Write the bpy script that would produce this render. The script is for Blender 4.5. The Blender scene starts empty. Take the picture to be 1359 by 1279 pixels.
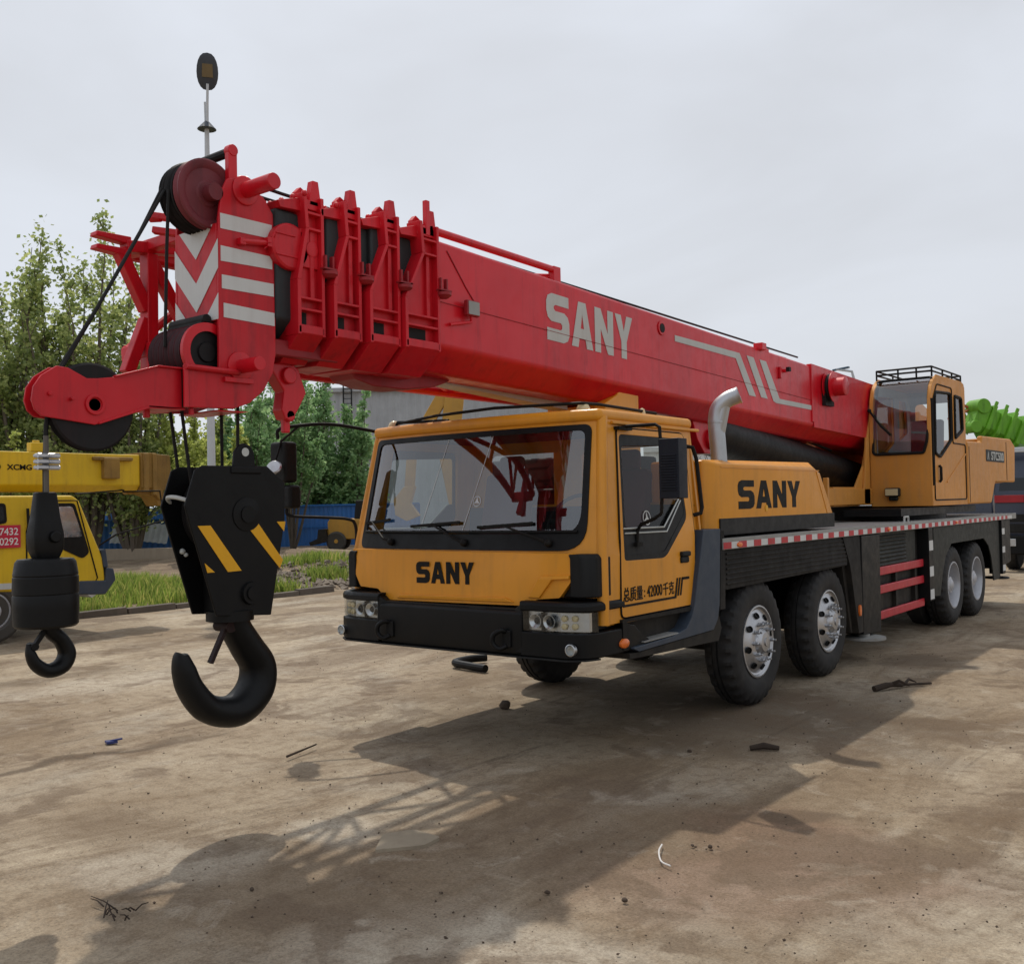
import bpy, bmesh, math, random
from mathutils import Vector, Matrix, noise
rad = math.radians
SC = bpy.context.scene
COL = SC.collection
rng = random.Random(7)
V = Vector

# ------------------------------------------------------------------ mesh builder
class MB:
    def __init__(s):
        s.bm = bmesh.new(); s.mi = 0
    def face(s, vs):
        try:
            f = s.bm.faces.new(vs); f.material_index = s.mi; return f
        except ValueError:
            return None
    def verts(s, pts):
        return [s.bm.verts.new(p) for p in pts]
    def poly(s, pts):
        return s.face(s.verts(pts))
    def hexa(s, p):                       # 8 points: bottom ring 0-3, top ring 4-7
        v = s.verts(p)
        for q in ((3, 2, 1, 0), (4, 5, 6, 7), (0, 1, 5, 4), (1, 2, 6, 5), (2, 3, 7, 6), (3, 0, 4, 7)):
            s.face([v[i] for i in q])
    def box(s, x0, x1, y0, y1, z0, z1):
        s.hexa([(x0, y0, z0), (x1, y0, z0), (x1, y1, z0), (x0, y1, z0), (x0, y0, z1), (x1, y0, z1), (x1, y1, z1), (x0, y1, z1)])
    def bar(s, a, b, w, h, up=(0, 0, 1)):  # rectangular bar from a to b
        a, b = V(a), V(b); d = (b - a).normalized(); up = V(up)
        if abs(d.dot(up)) > .98: up = V((0, 1, 0))
        r = d.cross(up).normalized(); u = r.cross(d)
        r *= w / 2; u *= h / 2
        s.hexa([a - r - u, a + r - u, b + r - u, b - r - u, a - r + u, a + r + u, b + r + u, b - r + u])
    def prism(s, pts, axis, a0, a1):
        def P(p, a):
            return (a, p[0], p[1]) if axis == 'x' else (p[0], a, p[1]) if axis == 'y' else (p[0], p[1], a)
        A = s.verts([P(p, a0) for p in pts]); B = s.verts([P(p, a1) for p in pts]); n = len(pts)
        s.face(A[::-1]); s.face(B)
        for i in range(n):
            s.face([A[i], A[(i + 1) % n], B[(i + 1) % n], B[i]])
    def loft(s, rings, close=True, cap=True):
        R = [s.verts(r) for r in rings]; n = len(R[0])
        for a, b in zip(R, R[1:]):
            for i in range(n if close else n - 1):
                s.face([a[i], a[(i + 1) % n], b[(i + 1) % n], b[i]])
        if cap and close:
            s.face(R[0][::-1]); s.face(R[-1])
    def tube(s, path, r, n=8, cap=True, sx=1.0):
        path = [V(p) for p in path]; m = len(path)
        rr = r if isinstance(r, (list, tuple)) else [r] * m
        t0 = (path[1] - path[0]).normalized()
        up = V((0, 0, 1)) if abs(t0.z) < .9 else V((1, 0, 0))
        u = (up - t0 * up.dot(t0)).normalized(); rings = []
        for i, p in enumerate(path):
            t = (path[min(i + 1, m - 1)] - path[max(i - 1, 0)]).normalized()
            u = (u - t * u.dot(t)).normalized(); w = t.cross(u)
            rings.append([p + (u * math.cos(k * 2 * math.pi / n) + w * math.sin(k * 2 * math.pi / n) * sx) * rr[i] for k in range(n)])
        s.loft(rings, True, cap)
    def cyl(s, a, b, r, n=24, r2=None):
        s.tube([a, b], [r, r if r2 is None else r2], n)
    def lathe(s, c, axis, prof, n=48, cap=True, mod=None):
        c = V(c); ax = V(axis).normalized()
        u = ax.cross(V((0, 0, 1)) if abs(ax.z) < .9 else V((1, 0, 0))).normalized(); w = ax.cross(u)
        rings = []
        for j, (a, r) in enumerate(prof):
            ring = []
            for k in range(n):
                q = r if mod is None else mod(j, k, r)
                ring.append(c + ax * a + (u * math.cos(k * 2 * math.pi / n) + w * math.sin(k * 2 * math.pi / n)) * q)
            rings.append(ring)
        s.loft(rings, True, cap)
    def ball(s, c, r, n=12, sc=(1, 1, 1)):
        m = bmesh.ops.create_uvsphere(s.bm, u_segments=n, v_segments=max(6, n // 2), radius=1)
        for v in m['verts']:
            v.co = V((v.co.x * r * sc[0] + c[0], v.co.y * r * sc[1] + c[1], v.co.z * r * sc[2] + c[2]))
            for f in v.link_faces: f.material_index = s.mi
    def add_bm(s, b):
        me = bpy.data.meshes.new('tmp')
        for f in b.faces: f.material_index = s.mi
        b.to_mesh(me); b.free(); s.bm.from_mesh(me); bpy.data.meshes.remove(me)
    def panel(s, outer, holes, fmap, thick=0, cu=(), cv=(), out=(1, 0, 0)):
        b = bmesh.new(); E = []
        for loop in [outer] + list(holes):
            vs = [b.verts.new((p[0], p[1], 0)) for p in loop]
            for i in range(len(vs)): E.append(b.edges.new((vs[i], vs[(i + 1) % len(vs)])))
        bmesh.ops.triangle_fill(b, use_beauty=True, use_dissolve=False, edges=E)
        for c in cu: bmesh.ops.bisect_plane(b, geom=b.verts[:] + b.edges[:] + b.faces[:], plane_co=(c, 0, 0), plane_no=(1, 0, 0))
        for c in cv: bmesh.ops.bisect_plane(b, geom=b.verts[:] + b.edges[:] + b.faces[:], plane_co=(0, c, 0), plane_no=(0, 1, 0))
        bmesh.ops.recalc_face_normals(b, faces=b.faces[:])
        for v in b.verts: v.co = V(fmap(v.co.x, v.co.y))
        b.normal_update(); o = V(out)
        if sum(f.normal.dot(o) * f.calc_area() for f in b.faces) < 0: bmesh.ops.reverse_faces(b, faces=b.faces[:])
        if thick:                          # grow inwards, away from `out`
            b.normal_update(); fs = b.faces[:]; bd = [e for e in b.edges if len(e.link_faces) == 1]; mp = {}
            for v in b.verts[:]: mp[v] = b.verts.new(v.co - v.normal * thick)
            for e in bd:
                l = e.link_loops[0]; v0, v1 = l.vert, l.link_loop_next.vert; b.faces.new((v1, v0, mp[v0], mp[v1]))
            for f in fs: b.faces.new([mp[v] for v in reversed(f.verts)])
        s.add_bm(b)
    def sheet(s, pts, o, ux, uy, d=.003):  # a flat mark of thickness d: 2D pts on plane o+ux*u+uy*v
        o, ux, uy = V(o), V(ux), V(uy); nn = ux.cross(uy).normalized() * d
        A = s.verts([o + ux * p[0] + uy * p[1] for p in pts]); B = s.verts([o + ux * p[0] + uy * p[1] + nn for p in pts]); n = len(pts)
        s.face(A[::-1]); s.face(B)
        for i in range(n): s.face([A[i], A[(i + 1) % n], B[(i + 1) % n], B[i]])
    def text(s, body, o, ux, uy, w, h, d=.003, bold=0.0):
        cu = bpy.data.curves.new('t', 'FONT'); cu.body = body; cu.size = 1; cu.offset = bold; cu.extrude = .01
        ob = bpy.data.objects.new('t', cu); COL.objects.link(ob)
        dg = bpy.context.evaluated_depsgraph_get(); me = bpy.data.meshes.new_from_object(ob.evaluated_get(dg))
        bpy.data.objects.remove(ob); bpy.data.curves.remove(cu)
        xs = [v.co.x for v in me.vertices]; ys = [v.co.y for v in me.vertices]
        if xs:
            x0, x1, y0, y1 = min(xs), max(xs), min(ys), max(ys)
            o, ux, uy = V(o), V(ux), V(uy); nn = ux.cross(uy).normalized()
            for v in me.vertices:
                v.co = o + ux * ((v.co.x - x0) / (x1 - x0) * w) + uy * ((v.co.y - y0) / (y1 - y0) * h) + nn * (d if v.co.z > 0 else 0)
            b = bmesh.new(); b.from_mesh(me); s.add_bm(b)
        bpy.data.meshes.remove(me)
    def logo(s, o, ux, uy, W, H, d=.003, fm=None, dirn=(1, 0, 0)):
        L = {'S': ([(.98, 1), (.24, 1), (.07, .94), (0, .82), (0, .62), (.06, .48), (.2, .41), (.62, .41), (.68, .37), (.68, .3), (.62, .26), (.02, .26), (.02, 0), (.74, 0), (.92, .06), (1, .18), (1, .44), (.93, .57), (.78, .64), (.38, .64), (.32, .68), (.32, .73), (.38, .77), (.98, .77)], []),
             'A': ([(0, 0), (.33, 1), (.67, 1), (1, 0), (.7, 0), (.645, .2), (.355, .2), (.3, 0)], [[(.5, .74), (.42, .42), (.58, .42)]]),
             'N': ([(0, 0), (0, 1), (.32, 1), (.69, .46), (.69, 1), (1, 1), (1, 0), (.69, 0), (.31, .55), (.31, 0)], []),
             'Y': ([(0, 1), (.34, 1), (.5, .63), (.66, 1), (1, 1), (.65, .39), (.65, 0), (.35, 0), (.35, .39)], [])}
        o, ux, uy = V(o), V(ux), V(uy); nn = ux.cross(uy).normalized(); x = 0
        for ch, w in (('S', .255), ('A', .255), ('N', .235), ('Y', .235)):
            out, holes = L[ch]
            def f(u, v, x=x, w=w):
                q = fm(x + u * w * .93, v) if fm else o + ux * (x + u * w * .93) * W + uy * v * H
                return q
            s.panel(out, holes, f, d, (), (), dirn); x += w + (.0066)

# ------------------------------------------------------------------ things and parts
BASE = {}
def thing(name, label, cat, loc=(0, 0, 0), group=None, local=False):
    o = bpy.data.objects.new(name, None); COL.objects.link(o); o.empty_display_size = .2
    o.location = loc; o['label'] = label; o['category'] = cat
    if group: o['group'] = group
    BASE[o.name] = V((0, 0, 0)) if local else V(loc)
    return o
def tag(o, label=None, cat=None, group=None, kind=None):
    for k, v in (('label', label), ('category', cat), ('group', group), ('kind', kind)):
        if v: o[k] = v
    return o
def islands(bm):
    seen = set(); out = []
    for v in bm.verts:
        if v in seen: continue
        st = [v]; seen.add(v); isl = []
        while st:
            q = st.pop(); isl.append(q)
            for e in q.link_edges:
                w = e.other_vert(q)
                if w not in seen: seen.add(w); st.append(w)
        out.append(isl)
    return out
def parts(mb, name, mats, parent=None, **k):   # every separate piece becomes a part of its own
    me = bpy.data.meshes.new('tmp'); mb.bm.to_mesh(me); mb.bm.verts.index_update(); isl = [[v.index for v in i] for i in islands(mb.bm)]; mb.bm.free(); last = None
    for idx in isl:
        m = MB(); m.bm.from_mesh(me); m.bm.verts.ensure_lookup_table(); keep = set(idx)
        bmesh.ops.delete(m.bm, geom=[v for v in m.bm.verts if v.index not in keep], context='VERTS'); last = part(m, name, mats, parent, **k)
    bpy.data.meshes.remove(me); return last
def part(mb, name, mats, parent=None, bevel=0, seg=2, ang=32, recalc=True, base=None):
    bm = mb.bm
    if recalc: bmesh.ops.recalc_face_normals(bm, faces=bm.faces[:])
    off = V((0, 0, 0))
    if parent: off = BASE[parent.name]
    if base is not None: off = V(base)
    if off.length: bmesh.ops.translate(bm, verts=bm.verts[:], vec=-off)
    bm.normal_update()
    for f in bm.faces: f.smooth = True
    ca = math.cos(rad(ang))
    for e in bm.edges:
        if len(e.link_faces) == 2 and e.link_faces[0].normal.dot(e.link_faces[1].normal) < ca: e.smooth = False
    me = bpy.data.meshes.new(name); bm.to_mesh(me); bm.free()
    for m in (mats if isinstance(mats, (list, tuple)) else [mats]): me.materials.append(m)
    o = bpy.data.objects.new(name, me); COL.objects.link(o)
    if parent: o.parent = parent
    elif base is not None: o.location = base
    BASE[o.name] = off
    if bevel:
        b = o.modifiers.new('bevel', 'BEVEL'); b.width = bevel; b.segments = seg; b.limit_method = 'ANGLE'; b.angle_limit = rad(35); b.harden_normals = True
    return o
def copy_tree(o, parent=None):
    c = o.copy(); COL.objects.link(c)
    if parent: c.parent = parent
    BASE[c.name] = BASE[o.name]
    for ch in list(o.children): copy_tree(ch, c)
    return c
def rrect(x0, x1, y0, y1, r, n=5):
    r4 = r if isinstance(r, (list, tuple)) else [r] * 4
    out = []
    for (cx, cy, a, q) in ((x1 - r4[0], y1 - r4[0], 0, r4[0]), (x0 + r4[1], y1 - r4[1], 90, r4[1]), (x0 + r4[2], y0 + r4[2], 180, r4[2]), (x1 - r4[3], y0 + r4[3], 270, r4[3])):
        for k in range(n + 1):
            t = rad(a + 90 * k / n); out.append((cx + q * math.cos(t), cy + q * math.sin(t)))
    return out
def rpoly(pts, r, n=4):                   # polygon with rounded corners
    out = []; m = len(pts)
    for i in range(m):
        p0, p, p1 = V(pts[i - 1]), V(pts[i]), V(pts[(i + 1) % m])
        q = r[i] if isinstance(r, (list, tuple)) else r
        a = p + (p0 - p).normalized() * min(q, (p0 - p).length * .45); b = p + (p1 - p).normalized() * min(q, (p1 - p).length * .45)
        for k in range(n + 1):
            t = k / n; x = a * (1 - t) ** 2 + p * 2 * t * (1 - t) + b * t * t
            out.append((x.x, x.y))
    return out
def bez(pts, n=24):                        # Catmull-Rom through points
    P = [V(p) for p in pts]; P = [P[0] * 2 - P[1]] + P + [P[-1] * 2 - P[-2]]; out = []
    for i in range(1, len(P) - 2):
        for k in range(n):
            t = k / n
            out.append(.5 * (2 * P[i] + (P[i + 1] - P[i - 1]) * t + (2 * P[i - 1] - 5 * P[i] + 4 * P[i + 1] - P[i + 2]) * t * t + (3 * P[i] - P[i - 1] - 3 * P[i + 1] + P[i + 2]) * t ** 3))
    return out + [P[-2]]

# ------------------------------------------------------------------ materials
def newmat(name):
    m = bpy.data.materials.new(name); m.use_nodes = True
    nt = m.node_tree; b = nt.nodes['Principled BSDF']; return m, nt, b
def N(nt, t, **k):
    n = nt.nodes.new(t)
    for a, v in k.items():
        if a in n.inputs.keys() if isinstance(a, str) else False: n.inputs[a].default_value = v
        else: setattr(n, a, v)
    return n
def coords(nt, scale=(1, 1, 1), kind='Object'):
    t = nt.nodes.new('ShaderNodeTexCoord'); mp = nt.nodes.new('ShaderNodeMapping'); mp.inputs['Scale'].default_value = scale
    nt.links.new(t.outputs[kind], mp.inputs['Vector']); return mp.outputs['Vector']
def noise_n(nt, vec, scale, detail=4, rough=.55, dist=0):
    n = nt.nodes.new('ShaderNodeTexNoise'); n.inputs['Scale'].default_value = scale; n.inputs['Detail'].default_value = detail
    n.inputs['Roughness'].default_value = rough; n.inputs['Distortion'].default_value = dist; nt.links.new(vec, n.inputs['Vector']); return n.outputs['Fac']
def ramp(nt, fac, stops):
    r = nt.nodes.new('ShaderNodeValToRGB'); e = r.color_ramp.elements
    while len(e) < len(stops): e.new(.5)
    for i, (p, c) in enumerate(stops):
        e[i].position = p; e[i].color = (c, c, c, 1) if not isinstance(c, tuple) else (*c, 1)
    nt.links.new(fac, r.inputs['Fac']); return r.outputs['Color']
def mixc(nt, fac, a, b, mode='MIX'):
    m = nt.nodes.new('ShaderNodeMix'); m.data_type = 'RGBA'; m.blend_type = mode
    for sock, val in ((m.inputs[0], fac), (m.inputs[6], a), (m.inputs[7], b)):
        if isinstance(val, (int, float)): sock.default_value = val
        elif isinstance(val, tuple): sock.default_value = (*val, 1) if len(val) == 3 else val
        else: nt.links.new(val, sock)
    return m.outputs[2]
def bump(nt, b, h, strength=.3, dist=.02):
    n = nt.nodes.new('ShaderNodeBump'); n.inputs['Strength'].default_value = strength; n.inputs['Distance'].default_value = dist
    nt.links.new(h, n.inputs['Height']); nt.links.new(n.outputs['Normal'], b.inputs['Normal']); return n
def paint(name, col, rough=.35, coat=.25, dirt=(.16, .12, .08), amt=.25, fade=.15, metal=0, bstr=.04, dust=0):
    m, nt, b = newmat(name); c = coords(nt)
    big = noise_n(nt, c, .9, 5); lo = tuple(x * (1 - fade) for x in col); hi = tuple(min(1, x * (1 + fade * .7) + fade * .015) for x in col)
    base = mixc(nt, ramp(nt, big, [(.3, 0.), (.7, 1.)]), lo, hi)
    st = noise_n(nt, coords(nt, (7, 7, .55)), 1.6, 6, .65)
    sp = noise_n(nt, c, 9, 8, .7)
    mk = nt.nodes.new('ShaderNodeMath'); mk.operation = 'MULTIPLY'
    nt.links.new(ramp(nt, st, [(.48, 0.), (.78, 1.)]), mk.inputs[0]); nt.links.new(ramp(nt, sp, [(.35, .25), (.7, 1.)]), mk.inputs[1])
    mk2 = nt.nodes.new('ShaderNodeMath'); mk2.operation = 'MULTIPLY'; nt.links.new(mk.outputs[0], mk2.inputs[0]); mk2.inputs[1].default_value = amt
    base = mixc(nt, mk2.outputs[0], base, dirt)
    if dust:
        ge = nt.nodes.new('ShaderNodeNewGeometry'); sx = nt.nodes.new('ShaderNodeSeparateXYZ'); nt.links.new(ge.outputs['Position'], sx.inputs[0])
        mr = nt.nodes.new('ShaderNodeMapRange'); mr.inputs['From Min'].default_value = .2; mr.inputs['From Max'].default_value = 1.45; mr.inputs['To Min'].default_value = dust; mr.inputs['To Max'].default_value = 0; nt.links.new(sx.outputs['Z'], mr.inputs['Value'])
        mm = nt.nodes.new('ShaderNodeMath'); mm.operation = 'MULTIPLY'; nt.links.new(mr.outputs[0], mm.inputs[0]); nt.links.new(ramp(nt, noise_n(nt, c, 5, 8, .7), [(.35, .15), (.7, 1.)]), mm.inputs[1])
        base = mixc(nt, mm.outputs[0], base, (.20, .16, .115))
    nt.links.new(base, b.inputs['Base Color']); b.inputs['Metallic'].default_value = metal
    nt.links.new(ramp(nt, sp, [(.25, max(.02, rough - .08)), (.8, min(1., rough + .22))]), b.inputs['Roughness'])
    b.inputs['Coat Weight'].default_value = coat; b.inputs['Specular IOR Level'].default_value = .38 if max(col) > .05 else .22; b.inputs['Coat Roughness'].default_value = .12
    if bstr: bump(nt, b, noise_n(nt, c, 3.5, 3), bstr, .05)
    return m
def glassmat(name, tint=(.72, .78, .76), refl=1.0, rough=.01):
    m, nt, b = newmat(name); nt.nodes.remove(b); out = nt.nodes['Material Output']
    tr = nt.nodes.new('ShaderNodeBsdfTransparent'); tr.inputs['Color'].default_value = (*tint, 1)
    gl = nt.nodes.new('ShaderNodeBsdfGlossy'); gl.inputs['Roughness'].default_value = rough; gl.inputs['Color'].default_value = (.95, .97, 1, 1)
    lw = nt.nodes.new('ShaderNodeLayerWeight'); lw.inputs['Blend'].default_value = .5
    pw = nt.nodes.new('ShaderNodeMath'); pw.operation = 'POWER'; pw.inputs[1].default_value = 5; nt.links.new(lw.outputs['Facing'], pw.inputs[0])
    mu = nt.nodes.new('ShaderNodeMath'); mu.operation = 'MULTIPLY_ADD'; mu.inputs[1].default_value = .95 * refl; mu.inputs[2].default_value = .045 * refl; mu.use_clamp = True
    nt.links.new(pw.outputs[0], mu.inputs[0])
    mx = nt.nodes.new('ShaderNodeMixShader'); nt.links.new(mu.outputs[0], mx.inputs[0]); nt.links.new(tr.outputs[0], mx.inputs[1]); nt.links.new(gl.outputs[0], mx.inputs[2])
    nt.links.new(mx.outputs[0], out.inputs['Surface']); return m
def leafmat(name, dark, light, trans=.35, yellow=None):
    m, nt, b = newmat(name); out = nt.nodes['Material Output']
    g = nt.nodes.new('ShaderNodeNewGeometry')
    stops = [(0., dark), (.6, light)] + ([(1., yellow)] if yellow else [(1., light)])
    cr = ramp(nt, g.outputs['Random Per Island'], stops)
    big = noise_n(nt, coords(nt), .45, 2)
    c = mixc(nt, ramp(nt, big, [(.40, .0), (.68, .5)]), cr, dark)
    b.inputs['Roughness'].default_value = .6; nt.links.new(c, b.inputs['Base Color'])
    t = nt.nodes.new('ShaderNodeBsdfTranslucent'); nt.links.new(c, t.inputs['Color'])
    mx = nt.nodes.new('ShaderNodeMixShader'); mx.inputs[0].default_value = trans
    nt.links.new(b.outputs[0], mx.inputs[1]); nt.links.new(t.outputs[0], mx.inputs[2]); nt.links.new(mx.outputs[0], out.inputs['Surface'])
    return m
ORANGE = paint('orange_paint', (.72, .295, .017), .36, .10, (.20, .12, .05), .38, .12, dust=.10)
ORANGE_OLD = paint('faded_orange_paint', (.62, .265, .043), .5, .04, (.30, .19, .10), .55, .16)
RED = paint('red_paint', (.62, .0045, .015), .32, .14, (.12, .006, .012), .6, .18)
RED_WORN = paint('worn_red_paint', (.58, .0052, .015), .40, .06, (.05, .008, .012), .8, .24)
RED_DULL = paint('dull_red_paint', (.30, .012, .018), .5, .05, (.05, .02, .02), .6, .25)
BLACK = paint('black_paint', (.0028, .0031, .0036), .42, .0, (.022, .02, .018), .16, .2)
BLACK_MATT = paint('matt_black_plastic', (.007, .0075, .008), .55, 0, (.04, .038, .034), .35, .2)
CHASSIS = paint('dusty_chassis_black', (.0075, .0075, .0075), .62, 0, (.05, .045, .038), .45, .3, dust=.22)
GREYGREEN = paint('dusty_green_grey_panel', (.014, .018, .016), .5, 0, (.07, .065, .055), .6, .3, dust=.2)
SLATE = paint('slate_blue_plastic', (.030, .047, .074), .48, 0, (.07, .07, .07), .3, .15, dust=.18)
NAVYPL = paint('dark_navy_plastic', (.009, .012, .020), .42, 0, (.05, .05, .05), .25, .15)
DKGREY = paint('dark_grey_panel', (.014, .015, .016), .5, 0, (.05, .047, .042), .4, .15)
WHITE = paint('white_marking', (.62, .63, .62), .5, 0, (.35, .3, .28), .4, .08)
GREYW = paint('grey_white_marking', (.50, .52, .50), .45, 0, (.3, .25, .22), .4, .08)
MARKBLK = paint('black_lettering', (.006, .0055, .005), .6, 0, (.06, .035, .015), .3, .1)
YELMARK = paint('yellow_marking', (.75, .38, .01), .45, 0, (.2, .12, .03), .25, .08)
REDTAPE = paint('red_tape', (.48, .02, .03), .4, 0, (.2, .12, .1), .4, .12)
REDBAR = paint('red_guard_paint', (.52, .018, .035), .4, .1, (.2, .08, .07), .45, .12)
DECK = paint('dusty_aluminium_deck', (.30, .30, .285), .5, 0, (.16, .13, .1), .6, .2)
STEEL = paint('bare_steel', (.50, .51, .53), .34, 0, (.2, .16, .12), .45, .15, metal=.9)
CHROME = paint('bright_aluminium', (.58, .60, .62), .28, 0, (.35, .32, .28), .3, .1, metal=1)
RIMSIL = paint('silver_rim_paint', (.48, .49, .52), .42, .1, (.2, .17, .14), .55, .12, metal=.45)
EXH = paint('galvanised_exhaust', (.45, .47, .49), .38, 0, (.3, .28, .26), .3, .15, metal=.85)
CABLE = paint('greased_rope', (.009, .0085, .0085), .55, 0, (.05, .03, .025), .5, .3)
ROPE_OLD = paint('weathered_rope', (.11, .10, .085), .65, 0, (.05, .03, .03), .5, .3)
SHEAVE = paint('dark_sheave', (.009, .008, .009), .5, 0, (.05, .018, .02), .55, .35)
SHEAVE_DK = paint('rusty_red_groove', (.060, .014, .020), .5, 0, (.008, .006, .007), .9, .5)
SHEAVE_RED = paint('worn_red_sheave', (.16, .020, .028), .5, 0, (.03, .02, .025), .8, .4)
SLEEVE = paint('grey_boom_sleeve', (.030, .036, .039), .42, .0, (.007, .008, .009), .75, .35)
SEAT = paint('seat_cloth', (.10, .02, .025), .9, 0, (.03, .02, .02), .3, .2)
INTERIOR = paint('dark_trim', (.022, .022, .024), .7, 0, (.06, .06, .05), .3, .2)
AMBER = paint('amber_lens', (.8, .17, .02), .25, .3, (.4, .1, .02), .2, .1)
CREAM = paint('cream_lens', (.62, .52, .30), .35, .2, (.3, .22, .1), .3, .1)
GLASS = glassmat('windscreen_glass', (.74, .80, .79), 3.1)
GLASS_D = glassmat('side_glass', (.66, .70, .67), .8)
TINT = paint('dark_tinted_glass', (.012, .015, .018), .08, .3, (.05, .05, .05), .1, .1, bstr=0)
LENS = glassmat('lamp_lens', (.88, .9, .9), 1.2)
MIRROR = paint('mirror_glass', (.7, .72, .75), .05, 0, (.5, .5, .5), .1, .03, metal=1, bstr=0)
def rubber(name='tyre_rubber', col=(.0075, .0075, .008)):
    m, nt, b = newmat(name); c = coords(nt)
    n = noise_n(nt, c, 6, 8, .7)
    base = mixc(nt, ramp(nt, n, [(.45, 0.), (.75, .5)]), col, (.05, .044, .037))
    nt.links.new(base, b.inputs['Base Color']); b.inputs['Roughness'].default_value = .72
    bump(nt, b, noise_n(nt, c, 45, 3), .15, .006); return m
RUBBER = rubber()
RUBBER_DUSTY = rubber('dusty_tyre_rubber', (.05, .046, .04))
# ================================================================== TRUCK CRANE
CX, XB = .07, .03
crane = thing('truck_crane', 'orange four axle truck crane with long red telescopic boom over its cab', 'truck crane')
def sub(mb, name, mats, parent, **k): return part(mb, name, mats, parent, **k)

# ---- cab shell
def hw(z): return 1.25 - max(0, z - 1.5) * .10
def fy(x, z): return .10 + max(0, z - 1.5) * .22 + .12 * min(1.1, abs(x - CX) / 1.2) ** 3
front = lambda u, v: (u, fy(u, v), v)
right = lambda u, v: (CX + hw(v), u, v)
left = lambda u, v: (CX - hw(v), u, v)
def yf(z): return fy(CX + hw(z), z)
ws_hole = rpoly([(CX - 1.135, 1.525), (CX + 1.135, 1.525), (CX + 1.085, 2.42), (CX - 1.085, 2.42)], [.07, .2, .06, .05], 6)
win = rpoly([(.60, 2.355), (1.45, 2.355), (1.50, 1.72), (1.10, 1.425), (.505, 1.435)], [.05, .06, .06, .06, .04], 4)
m = MB()
m.panel([(CX - 1.25, 1.19), (CX + 1.25, 1.19), (CX + 1.25, 1.5), (CX + 1.15, 2.5), (CX - 1.15, 2.5), (CX - 1.25, 1.5)], [ws_hole], front, .03, [CX + i * .2 for i in range(-5, 6)], [1.5], (0, -1, 0))
so = [(yf(1.0), 1.0), (1.74, 1.0), (1.74, 2.5), (yf(2.5), 2.5), (yf(1.5), 1.5)]
m.panel(so, [[(a, b) for a, b in win]], right, .03); m.panel(so, [[(a, b) for a, b in win]], left, .03, out=(-1, 0, 0))
rw = rrect(CX - .95, CX - .12, 1.85, 2.32, .06) ; rw2 = rrect(CX + .1, CX + .95, 1.85, 2.32, .06)
m.panel([(CX - 1.25, 1.0), (CX + 1.25, 1.0), (CX + 1.25, 1.5), (CX + 1.15, 2.5), (CX - 1.15, 2.5), (CX - 1.25, 1.5)], [rw, rw2], lambda u, v: (u, 1.74, v), .03, out=(0, 1, 0))
m.box(CX - 1.2, CX + 1.2, .35, 1.72, .98, 1.02)
for s in (1, -1):                       # rounded A pillars
    m.tube([(CX + s * (hw(z) - .02), yf(z) + .025, z) for z in (1.0, 1.5, 1.8, 2.1, 2.48)], .042, 12)
cab = sub(m, 'cab', ORANGE, crane)
m = MB()
pl = [(CX + x, fy(CX + x, 2.45) - .035) for x in [-1.165 + i * .2330 for i in range(11)]] + [(CX + 1.165, 1.78), (CX - 1.165, 1.78)]
m.prism(pl, 'z', 2.445, 2.535)
sub(m, 'roof', ORANGE, cab, bevel=.04, seg=4)
m = MB(); m.tube([(CX + 1.17, .52, 2.437), (CX + 1.175, 1.85, 2.437)], .012, 6); sub(m, 'rain_gutter', ORANGE, cab)
# interior
m = MB()
m.prism([(.24, 1.2), (.55, 1.62), (.78, 1.58), (.78, 1.1), (.3, 1.1)], 'x', CX - 1.15, CX + 1.15)
m.box(CX - 1.2, CX + 1.2, 1.66, 1.71, 1.03, 1.83); m.box(CX - 1.12, CX + 1.12, .5, 1.7, 2.425, 2.44)
sub(m, 'dashboard', INTERIOR, cab, bevel=.02)
for x in (-.55, .68):
    m = MB(); m.box(x - .26, x + .26, .95, 1.45, 1.25, 1.42); m.prism([(1.38, 1.4), (1.55, 1.4), (1.66, 2.12), (1.54, 2.14)], 'x', x - .25, x + .25)
    m.box(x - .13, x + .13, 1.58, 1.68, 2.12, 2.3); m.box(x - .2, x + .2, 1.0, 1.4, 1.02, 1.26)
    sub(m, 'seat', SEAT, cab, bevel=.04, seg=3)
m = MB(); c0 = V((.68, .82, 1.72)); ring = []
for k in range(25):
    t = k * 2 * math.pi / 24; ring.append(c0 + V((math.cos(t) * .23, math.sin(t) * .23 * .5, math.sin(t) * .23 * .86)))
m.tube(ring, .016, 6); m.tube([c0, (.68, .6, 1.5)], .025, 8); m.bar(c0 + V((-.22, 0, 0)), c0 + V((.22, 0, 0)), .03, .03)
sub(m, 'steering_wheel', INTERIOR, cab)
# ---- windscreen with rubber seal, black cowl, wipers
m = MB()
m.panel(rpoly([(CX - 1.14, 1.52), (CX + 1.14, 1.52), (CX + 1.09, 2.425), (CX - 1.09, 2.425)], [.07, .2, .06, .05], 6),
        [rpoly([(CX - 1.085, 1.64), (CX + 1.085, 1.64), (CX + 1.045, 2.385), (CX - 1.045, 2.385)], [.06, .16, .06, .05], 6)],
        lambda u, v: (u, fy(u, v) - .012, v), .014, [CX + i * .2 for i in range(-5, 6)], (), (0, -1, 0))
wsc = sub(m, 'windscreen', BLACK, crane)
m = MB()
m.panel(rpoly([(CX - 1.09, 1.635), (CX + 1.09, 1.635), (CX + 1.05, 2.39), (CX - 1.05, 2.39)], [.06, .16, .06, .05], 6), [], lambda u, v: (u, fy(u, v) - .002, v), 0, [CX + i * .1 for i in range(-10, 11)], [1.8, 2.0, 2.2], (0, -1, 0))
sub(m, 'glass', GLASS, wsc)
m = MB()
m.tube([(x, fy(x, 1.64) - .02, 1.655 + .0 * x) for x in [CX - 1.07 + i * .107 for i in range(21)]], .011, 6)
sub(m, 'seal', BLACK, wsc)
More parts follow.
